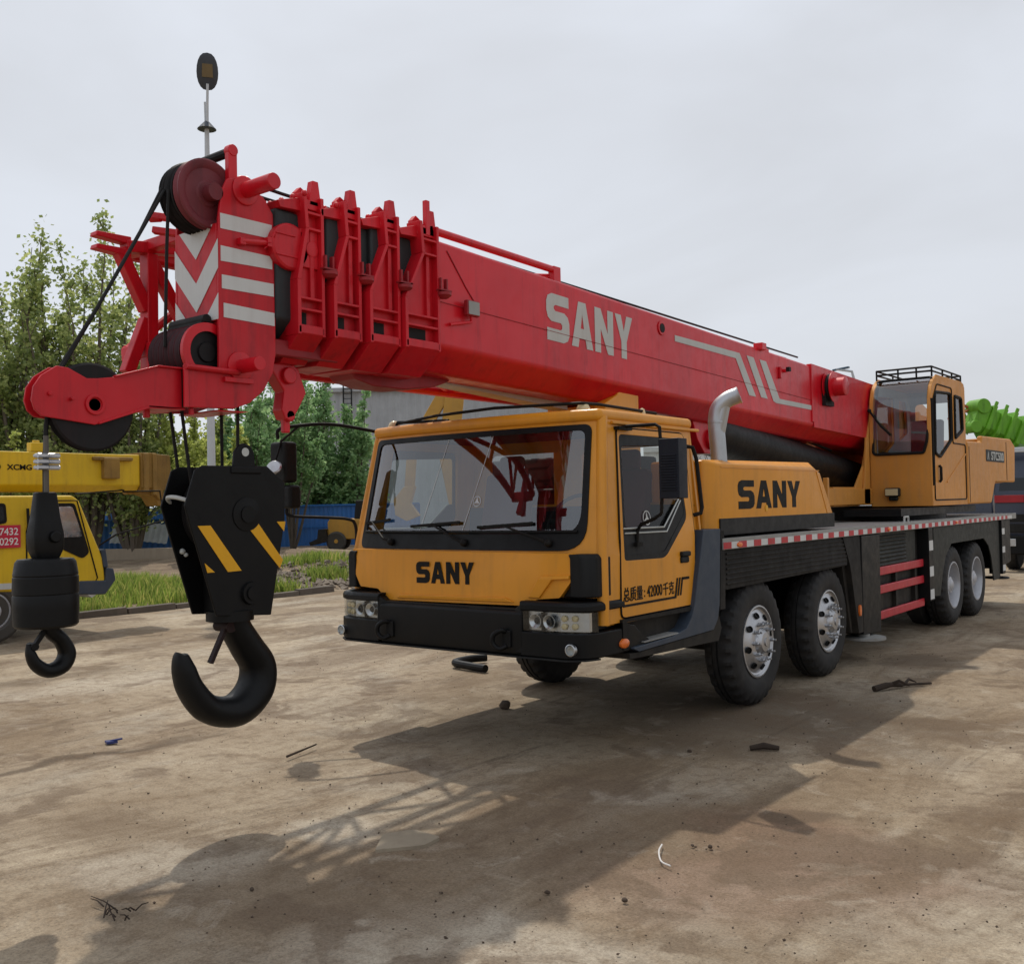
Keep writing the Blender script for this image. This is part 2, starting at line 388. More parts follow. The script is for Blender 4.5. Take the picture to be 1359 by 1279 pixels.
for px, tx, bl, br, zt in ((-.63, -.93, -1.02, -.68, 1.735), (.17, -.18, -.42, .1, 1.71), (.93, .52, .28, .78, 1.70)):
    m = MB(); p = V((px, fy(px, 1.585) - .03, 1.575)); q = V((tx + .02, fy(tx, zt) - .045, zt))
    m.ball(p, .03); m.tube([p, p + V((-.07, -.02, .03)), q], [.014, .010, .007], 6)
    m.bar((bl, fy(bl, zt) - .02, zt - .012), (br, fy(br, zt) - .02, zt + .018), .016, .022); sub(m, 'wiper', MARKBLK, wsc)
m = MB()                                # round emblem sticker with three arms
ec = V((.23, fy(.23, 1.88) - .006, 1.885)); 
def onws(u, v): return (u, fy(u, v) - .006, v)
cir = [(.235 + .04 * math.cos(k * math.pi / 10), 1.885 + .04 * math.sin(k * math.pi / 10)) for k in range(20)]
ci2 = [(.235 + .035 * math.cos(k * math.pi / 10), 1.885 + .035 * math.sin(k * math.pi / 10)) for k in range(20)]
m.panel(cir, [ci2], onws)
for a in (90, 210, 330):
    d = (math.cos(rad(a)), math.sin(rad(a))); n_ = (-d[1], d[0])
    m.panel([(.235 + d[0] * .033, 1.885 + d[1] * .033), (.235 + n_[0] * .011, 1.885 + n_[1] * .011), (.235 - n_[0] * .011, 1.885 - n_[1] * .011)], [], onws)
for x0 in (-.33, .12): m.panel([(x0, 1.66), (x0 + .006, 1.66), (x0 + .2, 2.38), (x0 + .196, 2.38)], [], onws)
sub(m, 'sticker', WHITE, wsc)
# ---- front panel with lettering
m = MB()
fp = [(-1.06, 1.515), (1.165, 1.505), (1.17, 1.33), (1.06, 1.195), (.88, 1.18), (.76, 1.13), (-.63, 1.115), (-.73, 1.2), (-.95, 1.21), (-1.035, 1.34)]
def fpm(u, v): return (u, .045 + .05 * (abs(u - CX) / 1.2) ** 3 + (0.012 if v > 1.49 else 0), v)
m.panel(rpoly(fp, .012, 2), [], fpm, .05, [CX + i * .2 for i in range(-5, 6)], [1.49], (0, -1, 0))
fpan = sub(m, 'front_panel', ORANGE, crane, bevel=.008)
m = MB()
m.hexa([(-.50, .035, 1.135), (.68, .035, 1.15), (.68, .05, 1.15), (-.50, .05, 1.135), (-.46, .028, 1.165), (.60, .028, 1.18), (.60, .05, 1.18), (-.46, .05, 1.165)])
m.hexa([(.80, .043, 1.19), (.90, .045, 1.19), (.90, .07, 1.19), (.80, .07, 1.19), (.90, .035, 1.33), (1.02, .045, 1.33), (1.02, .08, 1.33), (.90, .08, 1.33)])
m.hexa([(.90, .035, 1.315), (1.15, .055, 1.33), (1.15, .1, 1.33), (.90, .1, 1.315), (.93, .04, 1.345), (1.15, .06, 1.355), (1.15, .1, 1.355), (.93, .1, 1.345)])
sub(m, 'pressed_rib', ORANGE, fpan, bevel=.006)
m = MB(); m.logo((0, 0, 0), (1, 0, 0), (0, 0, 1), 1, 1, .003, fm=lambda u, v: (-.285 + u * .60, .045 + .05 * (abs(-.285 + u * .6 - CX) / 1.2) ** 3 - .004, 1.262 + v * .165 + u * .004), dirn=(0, -1, 0))
sub(m, 'lettering', MARKBLK, fpan)
for s in (1, -1):                       # black corner blocks
    m = MB(); X = lambda x: CX + s * (x - CX)
    ring = lambda z, o: [(X(1.14), .12, z), (X(1.15 + o), .075, z), (X(1.24 + o), .085, z), (X(1.315 + o), .17, z), (X(1.325 + o), .335, z), (X(1.2), .335, z)]
    m.loft([ring(1.2, 0), ring(1.47, .0), ring(1.5, -.02)]); 
    m.prism([(X(1.06), 1.196), (X(1.2), 1.196), (X(1.2), 1.5), (X(1.165), 1.5), (X(1.172), 1.33)], 'y', .11, .16)
    sub(m, 'corner_block', BLACK_MATT, crane, bevel=.012, seg=3)
# ---- bumper
m = MB()
mx = lambda x: 2 * CX - x
m.prism([(-.02, .785), (-.035, .86), (-.03, 1.085), (0, 1.105), (.16, 1.125), (.3, 1.125), (.3, .785)], 'x', -.62, .80)
for s in (0, 1):
    X = (lambda x: x) if not s else mx
    pl = [(X(.78), -.03), (X(1.17), -.015), (X(1.29), .06), (X(1.335), .17), (X(1.335), .5), (X(.78), .5)]
    pi = [(X(.78), .055), (X(1.12), .06), (X(1.22), .11), (X(1.26), .2), (X(1.26), .5), (X(.78), .5)]
    m.loft([[(a, b, z) for a, b in pl] for z in (.785, .96)]); m.loft([[(a, b, z) for a, b in pl] for z in (1.105, 1.15)] + [[(X(CX) + (a - X(CX)) * .985, b + .015, 1.172) for a, b in pl]])
    m.loft([[(a, b, z) for a, b in pi] for z in (.958, 1.107)])
    m.hexa([(X(.70), -.02, .8), (X(.80), -.035, .8), (X(.80), .3, .8), (X(.70), .3, .8), (X(.70), .0, 1.10), (X(.80), -.02, 1.165), (X(.80), .3, 1.165), (X(.70), .3, 1.10)])
    m.prism([(.45, .785), (.86, .785), (.62, .97), (.45, 1.0)], 'x', X(1.20), X(1.335))
bum = sub(m, 'bumper', BLACK, crane, bevel=.012, seg=3)
m = MB(); m.prism([(mx(1.33), .17), (mx(1.29), .05), (mx(1.17), -.03), (-.6, -.045), (.75, -.045), (1.17, -.03), (1.29, .05), (1.33, .17)], 'z', .772, .783); sub(m, 'lower_lip', DKGREY, bum)
m = MB(); m.box(-.6, .75, -.004, .12, 1.104, 1.112); m.box(.30, .46, -.01, .004, 1.09, 1.106); sub(m, 'step_strip', DKGREY, bum)
for s in (0, 1):
    X = (lambda x: x) if not s else mx
    m = MB(); m.hexa([(X(.815), -.012, .967), (X(1.085), -.004, .967), (X(1.085), .05, .967), (X(.815), .05, .967), (X(.835), -.008, 1.098), (X(1.085), -.0, 1.098), (X(1.085), .05, 1.098), (X(.835), .05, 1.098)])
    # open reflector tray: replaced by bowls in front of a silver back
    bk = MB(); bk.box(min(X(.82), X(1.10)), max(X(.82), X(1.10)), .03, .052, .968, 1.098)
    bk.hexa([(X(1.10), .03, .968), (X(1.29), .10, .968), (X(1.29), .13, .968), (X(1.10), .06, .968), (X(1.10), .03, 1.098), (X(1.29), .10, 1.098), (X(1.29), .13, 1.098), (X(1.10), .06, 1.098)])
    sub(bk, 'lamp_housing', CHROME, bum); hl = MB()
    for (xa, r) in ((.90, .052), (1.02, .050)):
        hl.lathe((X(xa), .03, 1.034), (0, -1, 0), [(0, r * .35), (.006, r * .4), (.03, r), (.034, r), (.034, r * .93), (.012, r * .35), (.012, .001)], 24)
    bk2 = MB(); bk2.box(min(X(.955), X(.965)), max(X(.955), X(.965)), -.004, .03, .968, 1.098); sub(bk2, 'lamp_divider', DKGREY, bum)
    h_ = parts(hl, 'headlamp', CHROME, bum)
    m2 = MB(); m2.ball((X(.90), .018, 1.034), .02, 12); m2.ball((X(1.02), .012, 1.034), .028, 12); 
    parts(m2, 'bulb', DKGREY, bum)
    m3 = MB()
    for dx, dz in ((1.13, 1.005), (1.13, 1.06), (1.20, 1.005), (1.20, 1.06)):
        yy = .03 + (dx - 1.1) * .368; m3.lathe((X(dx), yy, dz), (0, -1, 0), [(0, .022), (.02, .022), (.024, .016), (.026, .001)], 14)
    parts(m3, 'indicator', CREAM, bum)
    m.bm.free(); m = MB()
    L = [(X(.80), -.016), (X(1.10), -.006), (X(1.28), .068), (X(1.325), .16)]
    for a, b in zip(L, L[1:]): m.poly([(a[0], a[1], .965), (b[0], b[1], .965), (b[0], b[1], 1.102), (a[0], a[1], 1.102)])
    sub(m, 'lamp_glass', LENS, bum)
    m = MB(); m.lathe((X(1.215), -.005, .855), (0, -1, 0), [(0, .04), (.03, .042), (.032, .036), (.02, .03), (.015, .001)], 24); fg = sub(m, 'fog_lamp', CHROME, bum)
    m = MB(); m.lathe((X(1.215), -.03, .855), (0, -1, 0), [(0, .035), (.008, .028), (.012, .001)], 20); sub(m, 'fog_glass', LENS, bum)
    m = MB(); x_ = .62 if not s else -.55                        # tow hook
    m.tube(bez([(x_ + .05, .0, .93), (x_ + .03, -.07, .96), (x_ - .02, -.10, .93), (x_ - .03, -.1, .87), (x_ + .01, -.08, .83), (x_ + .05, -.04, .85)], 5), .02, 8)
    m.box(x_ + .01, x_ + .09, -.05, .0, .84, .96); sub(m, 'tow_hook', BLACK, bum, bevel=.008)
m = MB(); m.lathe((1.337, .46, .852), (1, 0, 0), [(0, .001), (0, .045), (.015, .042), (.022, .03), (.026, .001)], 20)
for v in m.bm.verts: v.co.y = .46 + (v.co.y - .46) * 1.35; v.co.z = .852 + (v.co.z - .852) * .78
sub(m, 'side_marker', AMBER, bum)
# ---- door (visible side) and the far one
for s, mp in ((1, right), (-1, left)):
    out_ = rpoly([(.455, 1.03), (1.565, 1.03), (1.60, 1.6), (1.60, 2.40), (.585, 2.40), (.475, 1.6)], [.05, .05, .02, .06, .04, .02], 4)
    md = lambda u, v, o=.012: (mp(u, v)[0] + s * o, u, v)
    m = MB(); m.panel(out_, [win], md, .02, out=(s, 0, 0)); dr = sub(m, 'door', ORANGE, crane, bevel=.005)
    m = MB(); m.tube([md(a, b, .004) for a, b in out_] + [md(*out_[0], .004)], .009, 5, cap=False); sub(m, 'door_gap', MARKBLK, dr)
    m = MB()
    m.panel(rpoly([(.515, 1.66), (1.12, 1.655), (1.39, 1.87), (1.485, 1.87), (1.50, 1.72), (1.10, 1.425), (.505, 1.435)], .02, 2), [], lambda u, v: md(u, v, .008), .012, out=(s, 0, 0))
    m.panel(win, [rpoly([(.62, 2.27), (1.425, 2.30), (1.465, 1.76), (1.09, 1.47), (.535, 1.475)], .04, 4)], lambda u, v: md(u, v, .010), .012, out=(s, 0, 0))
    sub(m, 'window_trim', DKGREY, dr)
    m = MB()
    for o in (0, .035): 
        P = [md(.53 + o * .3, 1.665 - o, .013), md(1.115 + o, 1.66 - o, .013), md(1.39 + o * .8, 1.87 - o * .3, .013)]
        m.tube(P, .006, 5)
    sub(m, 'window_channel', GREYW, dr)
    m = MB(); m.panel(win, [], lambda u, v: md(u, v, -.008), out=(s, 0, 0)); sub(m, 'window', GLASS_D, dr)
    m = MB(); c = md(1.41, 1.415, .02); m.box(c[0] - .02, c[0] + .018, 1.33, 1.47, 1.42, 1.46); m.box(c[0] - .02, c[0] + .006, 1.33, 1.46, 1.37, 1.42); sub(m, 'door_handle', BLACK_MATT, dr, bevel=.012, seg=3)
    if s > 0:
        m = MB()
        ux, uy = V((0, .90, 0)), V((0, 0, 1)); o = V(md(.475, 1.14, .014))
        for txt, u0, w, dz, h in (('总质量', 0, .30, 0, .105), (':', .325, .012, .015, .05), ('42000', .37, .25, .008, .085), ('千克', .635, .19, .0, .10)):
            m.text(txt, o + ux * u0 + uy * dz, ux, uy, w, h, .002, .012)
        def strip(pts): m.sheet(pts, o, ux, uy, .002)
        strip([(-.01, -.035), (.84, -.035), (.84, -.018), (-.01, -.018)]); strip([(.84, -.035), (.86, -.035), (.90, .12), (.875, .12), (.835, -.018)])
        for dx in (.045, .09): strip([(.835 + dx, -.018), (.86 + dx, -.018), (.90 + dx, .12), (.875 + dx, .12)])
        strip([(.985, .10), (1.10, .10), (1.10, .12), (.965, .12)])
        sub(m, 'lettering', MARKBLK, dr)
        m = MB(); g = lambda u, v: md(u, v, -.003)                # round emblem decal on the pane
        cc = (.90, 1.735); m.panel([(cc[0] + .055 * math.cos(k * .314), cc[1] + .055 * math.sin(k * .314)) for k in range(20)], [[(cc[0] + .048 * math.cos(k * .314), cc[1] + .048 * math.sin(k * .314)) for k in range(20)]], g)
        for a in (90, 210, 330):
            d = (math.cos(rad(a)), math.sin(rad(a))); n_ = (-d[1], d[0])
            m.panel([(cc[0] + d[0] * .048, cc[1] + d[1] * .048), (cc[0] + n_[0] * .012, cc[1] + n_[1] * .012), (cc[0] - n_[0] * .012, cc[1] - n_[1] * .012)], [], g)
        sub(m, 'sticker', WHITE, dr)
# grab handle, roof rods and lamps
m = MB(); gx = lambda z: CX + hw(z) + .05
m.tube([(gx(2.3) - .05, 1.64, 2.30), (gx(2.3), 1.66, 2.29), (gx(2.2), 1.70, 2.2), (gx(1.8), 1.70, 1.8), (gx(1.8), 1.68, 1.755), (gx(1.75) - .05, 1.64, 1.74)], .017, 8); sub(m, 'grab_handle', MARKBLK, crane)
m = MB(); m.tube([(-.83, .42, 2.56), (-.3, .33, 2.585), (.3, .33, 2.60), (1.05, .42, 2.585), (1.08, .6, 2.585), (1.05, 1.5, 2.575)], .012, 6); m.tube([(-.83, .40, 2.535), (-.83, .42, 2.57), (-.2, .36, 2.54)], .013, 6)
m.tube([(1.02, 1.5, 2.53), (1.05, 1.5, 2.58)], .012, 6); sub(m, 'roof_rod', MARKBLK, crane)
for x, y in ((-.92, .47), (1.03, .47), (1.05, 1.28)):
    m = MB(); m.lathe((x, y, 2.53), (0, 0, 1), [(0, .055), (.02, .052), (.045, .04), (.06, .02), (.064, .001)] if y < 1 else [(0, .03), (.04, .026), (.065, .02), (.075, .001)], 16); sub(m, 'roof_marker_lamp', CREAM, crane)
# mirrors
m = MB(); m.box(1.575, 1.735, .60, .73, 1.875, 2.30)
for i in range(14): m.box(1.595, 1.715, .590, .602, 1.93 + i * .019, 1.94 + i * .019)
mir = sub(m, 'mirror', NAVYPL, crane, bevel=.03, seg=3)
m = MB(); m.box(1.59, 1.72, .732, .736, 1.9, 2.27); sub(m, 'mirror_glass', MIRROR, mir)
m = MB(); x0 = CX + hw(2.4)
m.tube([(x0, .66, 2.405), (x0 + .05, .66, 2.412), (1.52, .66, 2.41), (1.555, .66, 2.39), (1.56, .66, 2.3), (1.56, .66, 1.86), (1.555, .66, 1.77), (1.5, .66, 1.735), (x0 + .14, .68, 1.69), (x0 + .1, .7, 1.65), (x0 + .09, .7, 1.54)], .013, 8)
m.box(x0 + .0, x0 + .05, .56, .74, 2.385, 2.41); m.box(x0 + .05, x0 + .12, .66, .74, 1.53, 1.56); sub(m, 'mirror_arm', MARKBLK, mir)
m = MB(); m.box(-1.76, -1.55, -.2, -.06, 2.08, 2.43); m.box(-1.70, -1.52, -.18, -.05, 1.86, 2.06)
mir = sub(m, 'mirror', BLACK_MATT, crane, bevel=.03, seg=3)
m = MB(); m.lathe((-1.60, -.27, 2.20), (.45, -.75, .5), [(0, .001), (0, .062), (.02, .066), (.03, .055), (.035, .001)], 20); sub(m, 'round_mirror', STEEL, mir)
m = MB(); m.tube(bez([(CX - 1.15, .50, 2.50), (-1.35, .15, 2.575), (-1.55, -.1, 2.56), (-1.63, -.2, 2.53), (-1.64, -.2, 2.45)], 6), .015, 8); m.tube([(-1.52, -.07, 2.56), (-1.60, -.2, 2.43), (-1.62, -.25, 2.25)], .010, 6)
m.tube(bez([(-1.64, -.12, 1.86), (-1.62, -.1, 1.80), (-1.45, .1, 1.78), (-1.28, .25, 1.76), (-1.24, .30, 1.7), (-1.23, .3, 1.5), (-1.2, .3, 1.42)], 5), .014, 8); sub(m, 'mirror_arm', MARKBLK, mir)
# ---- step well and slate mudguard behind the door
m = MB()
pr = [(1.66, 1.62), (1.965, 1.62), (1.92, 1.0), (1.88, .88), (1.80, .80), (.62, .775), (.55, .80), (.55, .812), (1.15, .83), (1.34, .865), (1.43, .94), (1.48, 1.03)]
def prof(o): return [(y, z) for y, z in pr]
m.prism(pr, 'x', .98, 1.37)
mg = sub(m, 'mudguard', SLATE, crane, bevel=.006)
m = MB(); m.hexa([(1.05, .7, .828), (1.365, .7, .828), (1.365, 1.3, .837), (1.05, 1.3, .837), (1.05, .7, .836), (1.365, .7, .836), (1.365, 1.3, .845), (1.05, 1.3, .845)]); sub(m, 'step_plate', DECK, mg, bevel=.002)
m = MB(); m.hexa([(1.2, 1.935, .95), (1.365, 1.935, .95), (1.365, 2.03, .95), (1.2, 2.03, .95), (1.2, 1.975, 1.60), (1.365, 1.975, 1.60), (1.365, 2.04, 1.60), (1.2, 2.04, 1.60)]); sub(m, 'mudguard_edge', CHASSIS, mg)
m = MB(); m.prism([(.5, .735), (1.9, .70), (1.96, .80), (1.9, .95), (1.87, .86), (1.76, .795), (.62, .770), (.5, .775)], 'x', 1.0, 1.36); m.box(.9, 1.26, .45, 1.84, .83, 1.0); m.box(-1.1, 1.2, .3, 1.8, .80, .95)
m.prism([(.44, 1.02), (.44, 1.0), (1.56, .985), (1.6, 1.0), (1.6, 1.02)], 'x', 1.28, 1.345)
sub(m, 'sill', CHASSIS, crane)
m = MB(); m.prism([(.45, .80), (.45, 1.0), (.5, 1.0), (.86, .815), (.86, .80)], 'x', 1.27, 1.34); sub(m, 'sill_corner', BLACK, crane)
# ---- engine cover
m = MB()
ep = [(1.95, 1.56), (1.95, 2.20), (4.30, 2.225), (4.48, 2.12), (4.76, 1.70), (4.76, 1.56)]
m.loft([[(x, y, z) for y, z in ep] for x in (.72, 1.22)] + [[(1.30, 2.12 if y < 2 else y - (.06 if z > 2.1 else .0), min(z, 2.165)) for y, z in ep]])
ec_ = sub(m, 'engine_cover', ORANGE, crane, bevel=.025, seg=3)
m = MB(); m.box(.70, 1.306, 2.10, 4.78, 1.555, 1.70); sub(m, 'cover_skirt', DKGREY, ec_, bevel=.006)
m = MB(); m.sheet([(-.02, .0), (2.22, .0), (2.22, .008), (-.02, .008)], (1.301, 2.16, 2.135), (0, 1, 0), (0, 0, 1), .004); m.sheet([(0, 0), (.012, 0), (.34, -.5), (.328, -.5)], (1.301, 4.30, 2.13), (0, 1, 0), (0, 0, 1), .004); sub(m, 'pressed_rib', ORANGE, ec_)
m = MB(); m.logo((1.303, 2.46, 1.775), (0, 1, 0), (0, 0, 1), 1.43, .255, .003); sub(m, 'lettering', MARKBLK, ec_)
m = MB(); m.lathe((1.303, 3.05, 1.775), (1, 0, 0), [(0, .001), (0, .03), (.004, .03), (.005, .001)], 12); sub(m, 'paint_patch', YELMARK, ec_)
m = MB(); m.box(-1.2, .60, 1.95, 4.6, 1.56, 2.0); m.box(-1.2, .2, 2.1, 3.0, 2.0, 2.3); sub(m, 'engine_hood', BLACK_MATT, crane, bevel=.03)
m = MB()
pth = bez([(1.17, 2.38, 2.16), (1.16, 2.38, 2.35), (1.15, 2.38, 2.55), (1.17, 2.39, 2.66), (1.24, 2.42, 2.735), (1.34, 2.46, 2.775)], 6)
m.tube(pth, [.072] * (len(pth) - 1) + [.078], 20, cap=False); m.tube([pth[-1] - (pth[-1] - pth[-3]) * .0, pth[-3], pth[-9], pth[8]], [.070, .064, .064, .064], 20, cap=False)
m.tube([(1.155, 2.38, 2.535), (1.155, 2.38, 2.55)], .078, 20); sub(m, 'exhaust_pipe', EXH, crane)
# ---- deck with reflective edge
m = MB(); m.box(-1.28, 1.365, 2.0, 13.35, 1.505, 1.53); m.box(1.35, 1.372, 2.0, 13.35, 1.44, 1.535); m.box(-1.3, 1.3, 13.33, 13.36, 1.42, 1.52)
dk = sub(m, 'deck', DECK, crane, bevel=.004)
m = MB(); m.sheet([(0, 0), (11.0, 0), (11.0, .055), (0, .055)], (1.373, 2.0, 1.447), (0, 1, 0), (0, 0, 1), .002); sub(m, 'white_tape', WHITE, dk)
m = MB(); y = 2.0
while y < 12.8:
    m.sheet([(0, 0), (.15, 0), (.15, .055), (0, .055)], (1.3755, y, 1.447), (0, 1, 0), (0, 0, 1), .002); y += .30
parts(m, 'red_tape', REDTAPE, dk)
for y in (2.30, 6.35, 9.4):
    m = MB(); m.lathe((1.3765, y, 1.474), (1, 0, 0), [(0, .001), (0, .022), (.012, .02), (.016, .001)], 12)
    for v in m.bm.verts: v.co.y = y + (v.co.y - y) * 2.2
    sub(m, 'marker_lamp', AMBER, dk)
m = MB(); m.tube([(1.3, 7.22, 1.53), (1.3, 7.22, 1.60), (1.3, 7.38, 1.60), (1.3, 7.38, 1.53)], .013, 6); sub(m, 'deck_hook', GREYW, dk)
# ---- chassis and under-deck boxes
m = MB(); m.box(-.55, .55, 1.1, 13.2, .62, 1.5); m.box(-1.15, 1.15, 2.1, 4.9, 1.12, 1.2); m.box(-1.2, 1.22, 5.2, 8.0, .5, 1.45); m.box(-1.2, 1.0, 11.9, 13.3, .6, 1.4)
for y in (2.84, 4.59, 9.52, 10.86): m.tube([(-1.1, y, .57), (1.1, y, .57)], .11, 12); m.ball((0, y, .57), .27)
sub(m, 'chassis', CHASSIS, crane)
m = MB()
m.prism([(2.02, 1.435), (2.02, 1.13), (2.1, 1.10), (5.0, 1.13), (5.05, 1.22), (5.02, 1.435)], 'x', 1.29, 1.345)
for i in range(7): m.box(1.345, 1.355, 2.1, 4.98, 1.14 + i * .042, 1.158 + i * .042)
m.box(.95, 1.34, 2.05, 4.95, 1.16, 1.18)
m.prism([(4.86, 1.435), (5.38, 1.435), (5.44, .37), (5.28, .37), (5.06, 1.12)], 'x', 1.22, 1.36)
m.prism([(4.95, 1.2), (5.2, .38), (5.25, .38), (5.05, 1.2)], 'x', .9, 1.3)
m.box(.95, 1.36, 1.98, 2.05, 1.05, 1.44)
sub(m, 'front_fender', CHASSIS, crane, bevel=.006)
m = MB(); m.prism([(5.42, .34), (6.02, .30), (6.05, 1.43), (5.42, 1.43)], 'x', .7, 1.365); ob_ = sub(m, 'outrigger_box', BLACK, crane, bevel=.012)
m = MB(); m.lathe((1.30, 5.62, .27), (0, 0, 1), [(0, .23), (.025, .23), (.03, .21), (.03, .001)], 24); m.cyl((1.3, 5.62, .29), (1.3, 5.62, .5), .06, 12); sub(m, 'outrigger_foot', DECK, ob_)
m = MB(); m.lathe((1.30, 5.3, .62), (1, 0, 0), [(0, .001), (0, .03), (.08, .028), (.08, .001)], 10)
for v in m.bm.verts: v.co.z = .62 + (v.co.z - .62) * 2.2
sub(m, 'side_marker', AMBER, ob_)
m = MB(); m.box(.9, 1.27, 6.05, 7.75, 1.0, 1.43)
for i in range(8): m.cyl((1.275, 6.2, 1.05 + i * .047), (1.275, 7.3, 1.05 + i * .047), .02, 8)
sub(m, 'air_tank', GREYGREEN, crane, bevel=.01)
for z0, z1 in ((.985, .93), ):
    pass
for zc in (.985, .74 + .03, .47):
    m = MB(); m.box(1.27, 1.30, 6.18, 8.0, zc - .052, zc + .048); sub(m, 'side_guard', REDBAR, crane, bevel=.012, seg=3)
m = MB(); m.box(1.2, 1.27, 6.9, 6.98, .42, 1.05); m.box(1.2, 1.27, 7.7, 7.78, .42, 1.05); parts(m, 'guard_bracket', CHASSIS, crane)
def striped(y0, y1, z0, z1, segs):
    m = MB(); m.box(1.16, 1.372, y0, y1, z0, z1); o = sub(m, 'striped_post', BLACK, crane, bevel=.006)
    for a, b in segs:
        m = MB(); m.box(1.367, 1.376, y0 + .01, y1 - .01, a, b); sub(m, 'white_band', WHITE, o)
striped(8.0, 8.19, .48, 1.44, ((.50, .63), (.80, .93), (1.14, 1.27)))
striped(12.22, 12.42, .55, 1.44, ((.60, .70), (.90, 1.0), (1.2, 1.3)))
m = MB()
arch = [(8.22, 1.435), (8.22, .52), (8.62, .50), (8.76, .78), (8.95, 1.02), (9.25, 1.18), (11.15, 1.18), (11.45, 1.05), (11.62, .85), (11.75, .48), (12.2, .48), (12.2, 1.435)]
m.panel(arch, [], lambda u, v: (1.335, u, v), .02); m.box(.9, 1.32, 9.0, 11.3, 1.19, 1.21); m.box(.8, 1.33, 8.2, 8.24, .5, 1.43); m.box(1.335, 1.352, 8.3, 8.33, 1.2, 1.43)
sub(m, 'rear_fender', GREYGREEN, crane, bevel=.004)
m = MB(); m.prism([(12.42, 1.43), (13.3, 1.43), (13.3, .7), (12.42, .62)], 'x', -1.2, 1.28); m.lathe((1.25, 12.3, .47), (0, 0, 1), [(0, .2), (.025, .2), (.03, .18), (.03, .001)], 20); m.cyl((1.25, 12.3, .48), (1.25, 12.3, .7), .05, 12)
sub(m, 'rear_outrigger', BLACK, crane, bevel=.01)
# ---- wheels
WR = .575
def wheel(x, y, s, rear, rot=0):
    base = V((x, y, WR)); ax = (s, 0, 0); n = 120
    tread = [(-.30, .34), (-.305, .43), (-.30, .50), (-.275, .548), (-.245, .570), (-.205, .575), (-.20, .560), (-.19, .560), (-.185, .575), (-.155, .576), (-.15, .560), (-.14, .560), (-.135, .576), (-.10, .575), (-.06, .570), (-.03, .548), (-.008, .50), (0, .45), (-.004, .42), (-.003, .405), (-.012, .36), (-.03, .315)]
    lug = {3: .020, 4: .022, 5: .012, 9: .0, 12: 0, 13: .012, 14: .022, 15: .020, 16: .006}
    def mod(j, k, r): return r - (lug.get(j, 0) if (k // 2) % 2 else 0)
    m = MB(); m.lathe((x, y, WR), ax, tread, n, cap=False, mod=mod)
    w = part(m, 'wheel', RUBBER, crane, base=base, ang=28); w.location = base; BASE[w.name] = base
    m = MB()
    if not rear:
        m.lathe((x, y, WR), ax, [(-.03, .325), (-.012, .325), (-.010, .312), (-.03, .298), (-.035, .285), (-.030, .27), (.0, .215), (.012, .195), (.012, .125), (-.02, .12), (-.02, .06), (-.02, .001)], 48, cap=False)
    else:
        m.lathe((x, y, WR), ax, [(-.03, .335), (-.012, .335), (-.010, .318), (-.05, .30), (-.16, .285), (-.175, .23), (-.17, .14), (-.10, .13), (-.06, .115), (-.05, .09), (-.05, .001)], 48, cap=False)
    rim = part(m, 'rim', STEEL if not rear else RIMSIL, w)
    if not rear:
        m = MB()
        for k in range(8):
            t = rad(45 * k + 12 + rot); c = V((x, y + .243 * math.cos(t), WR + .243 * math.sin(t)))
            nrm = V((s * .8, math.cos(t) * .5, math.sin(t) * .5)).normalized()
            m.lathe(c + nrm * -.012, nrm, [(0, .001), (0, .030), (.016, .030), (.016, .024), (.004, .02), (.004, .001)], 14)
        parts(m, 'hand_hole', BLACK, w)
        m = MB()
        for k in range(10):
            t = rad(36 * k + rot); c = V((x + s * .012, y + .165 * math.cos(t), WR + .165 * math.sin(t)))
            m.lathe(c, ax, [(0, .02), (.012, .02), (.014, .016), (.045, .015), (.05, .009), (.07, .009), (.072, .001)], 8)
        m.lathe((x, y, WR), ax, [(-.02, .13), (.01, .122), (.03, .11), (.055, .085), (.06, .04), (.07, .038), (.072, .001)], 28)
        part(m, 'hub', STEEL, w)
    else:
        m = MB()
        for k in range(10):
            t = rad(36 * k + rot); c = V((x - s * .165, y + .17 * math.cos(t), WR + .17 * math.sin(t))); m.lathe(c, ax, [(0, .017), (.03, .016), (.032, .001)], 6)
        m.lathe((x, y, WR), ax, [(-.17, .12), (-.1, .10), (-.045, .08), (-.03, .05), (-.028, .001)], 20)
        part(m, 'hub', RIMSIL, w)
for i, (y, rear) in enumerate(((2.84, 0), (4.59, 0), (9.52, 1), (10.86, 1))):
    wheel(1.30, y, 1, rear, 10 * i); wheel(-1.17, y, -1, rear, 20 * i)
m = MB()
for y in (9.52, 10.86): m.lathe((.98, y, WR), (1, 0, 0), [(-.28, .35), (-.28, .5), (-.22, .575), (-.05, .575), (0, .5), (0, .35)], 48)
parts(m, 'inner_tyre', RUBBER, crane)
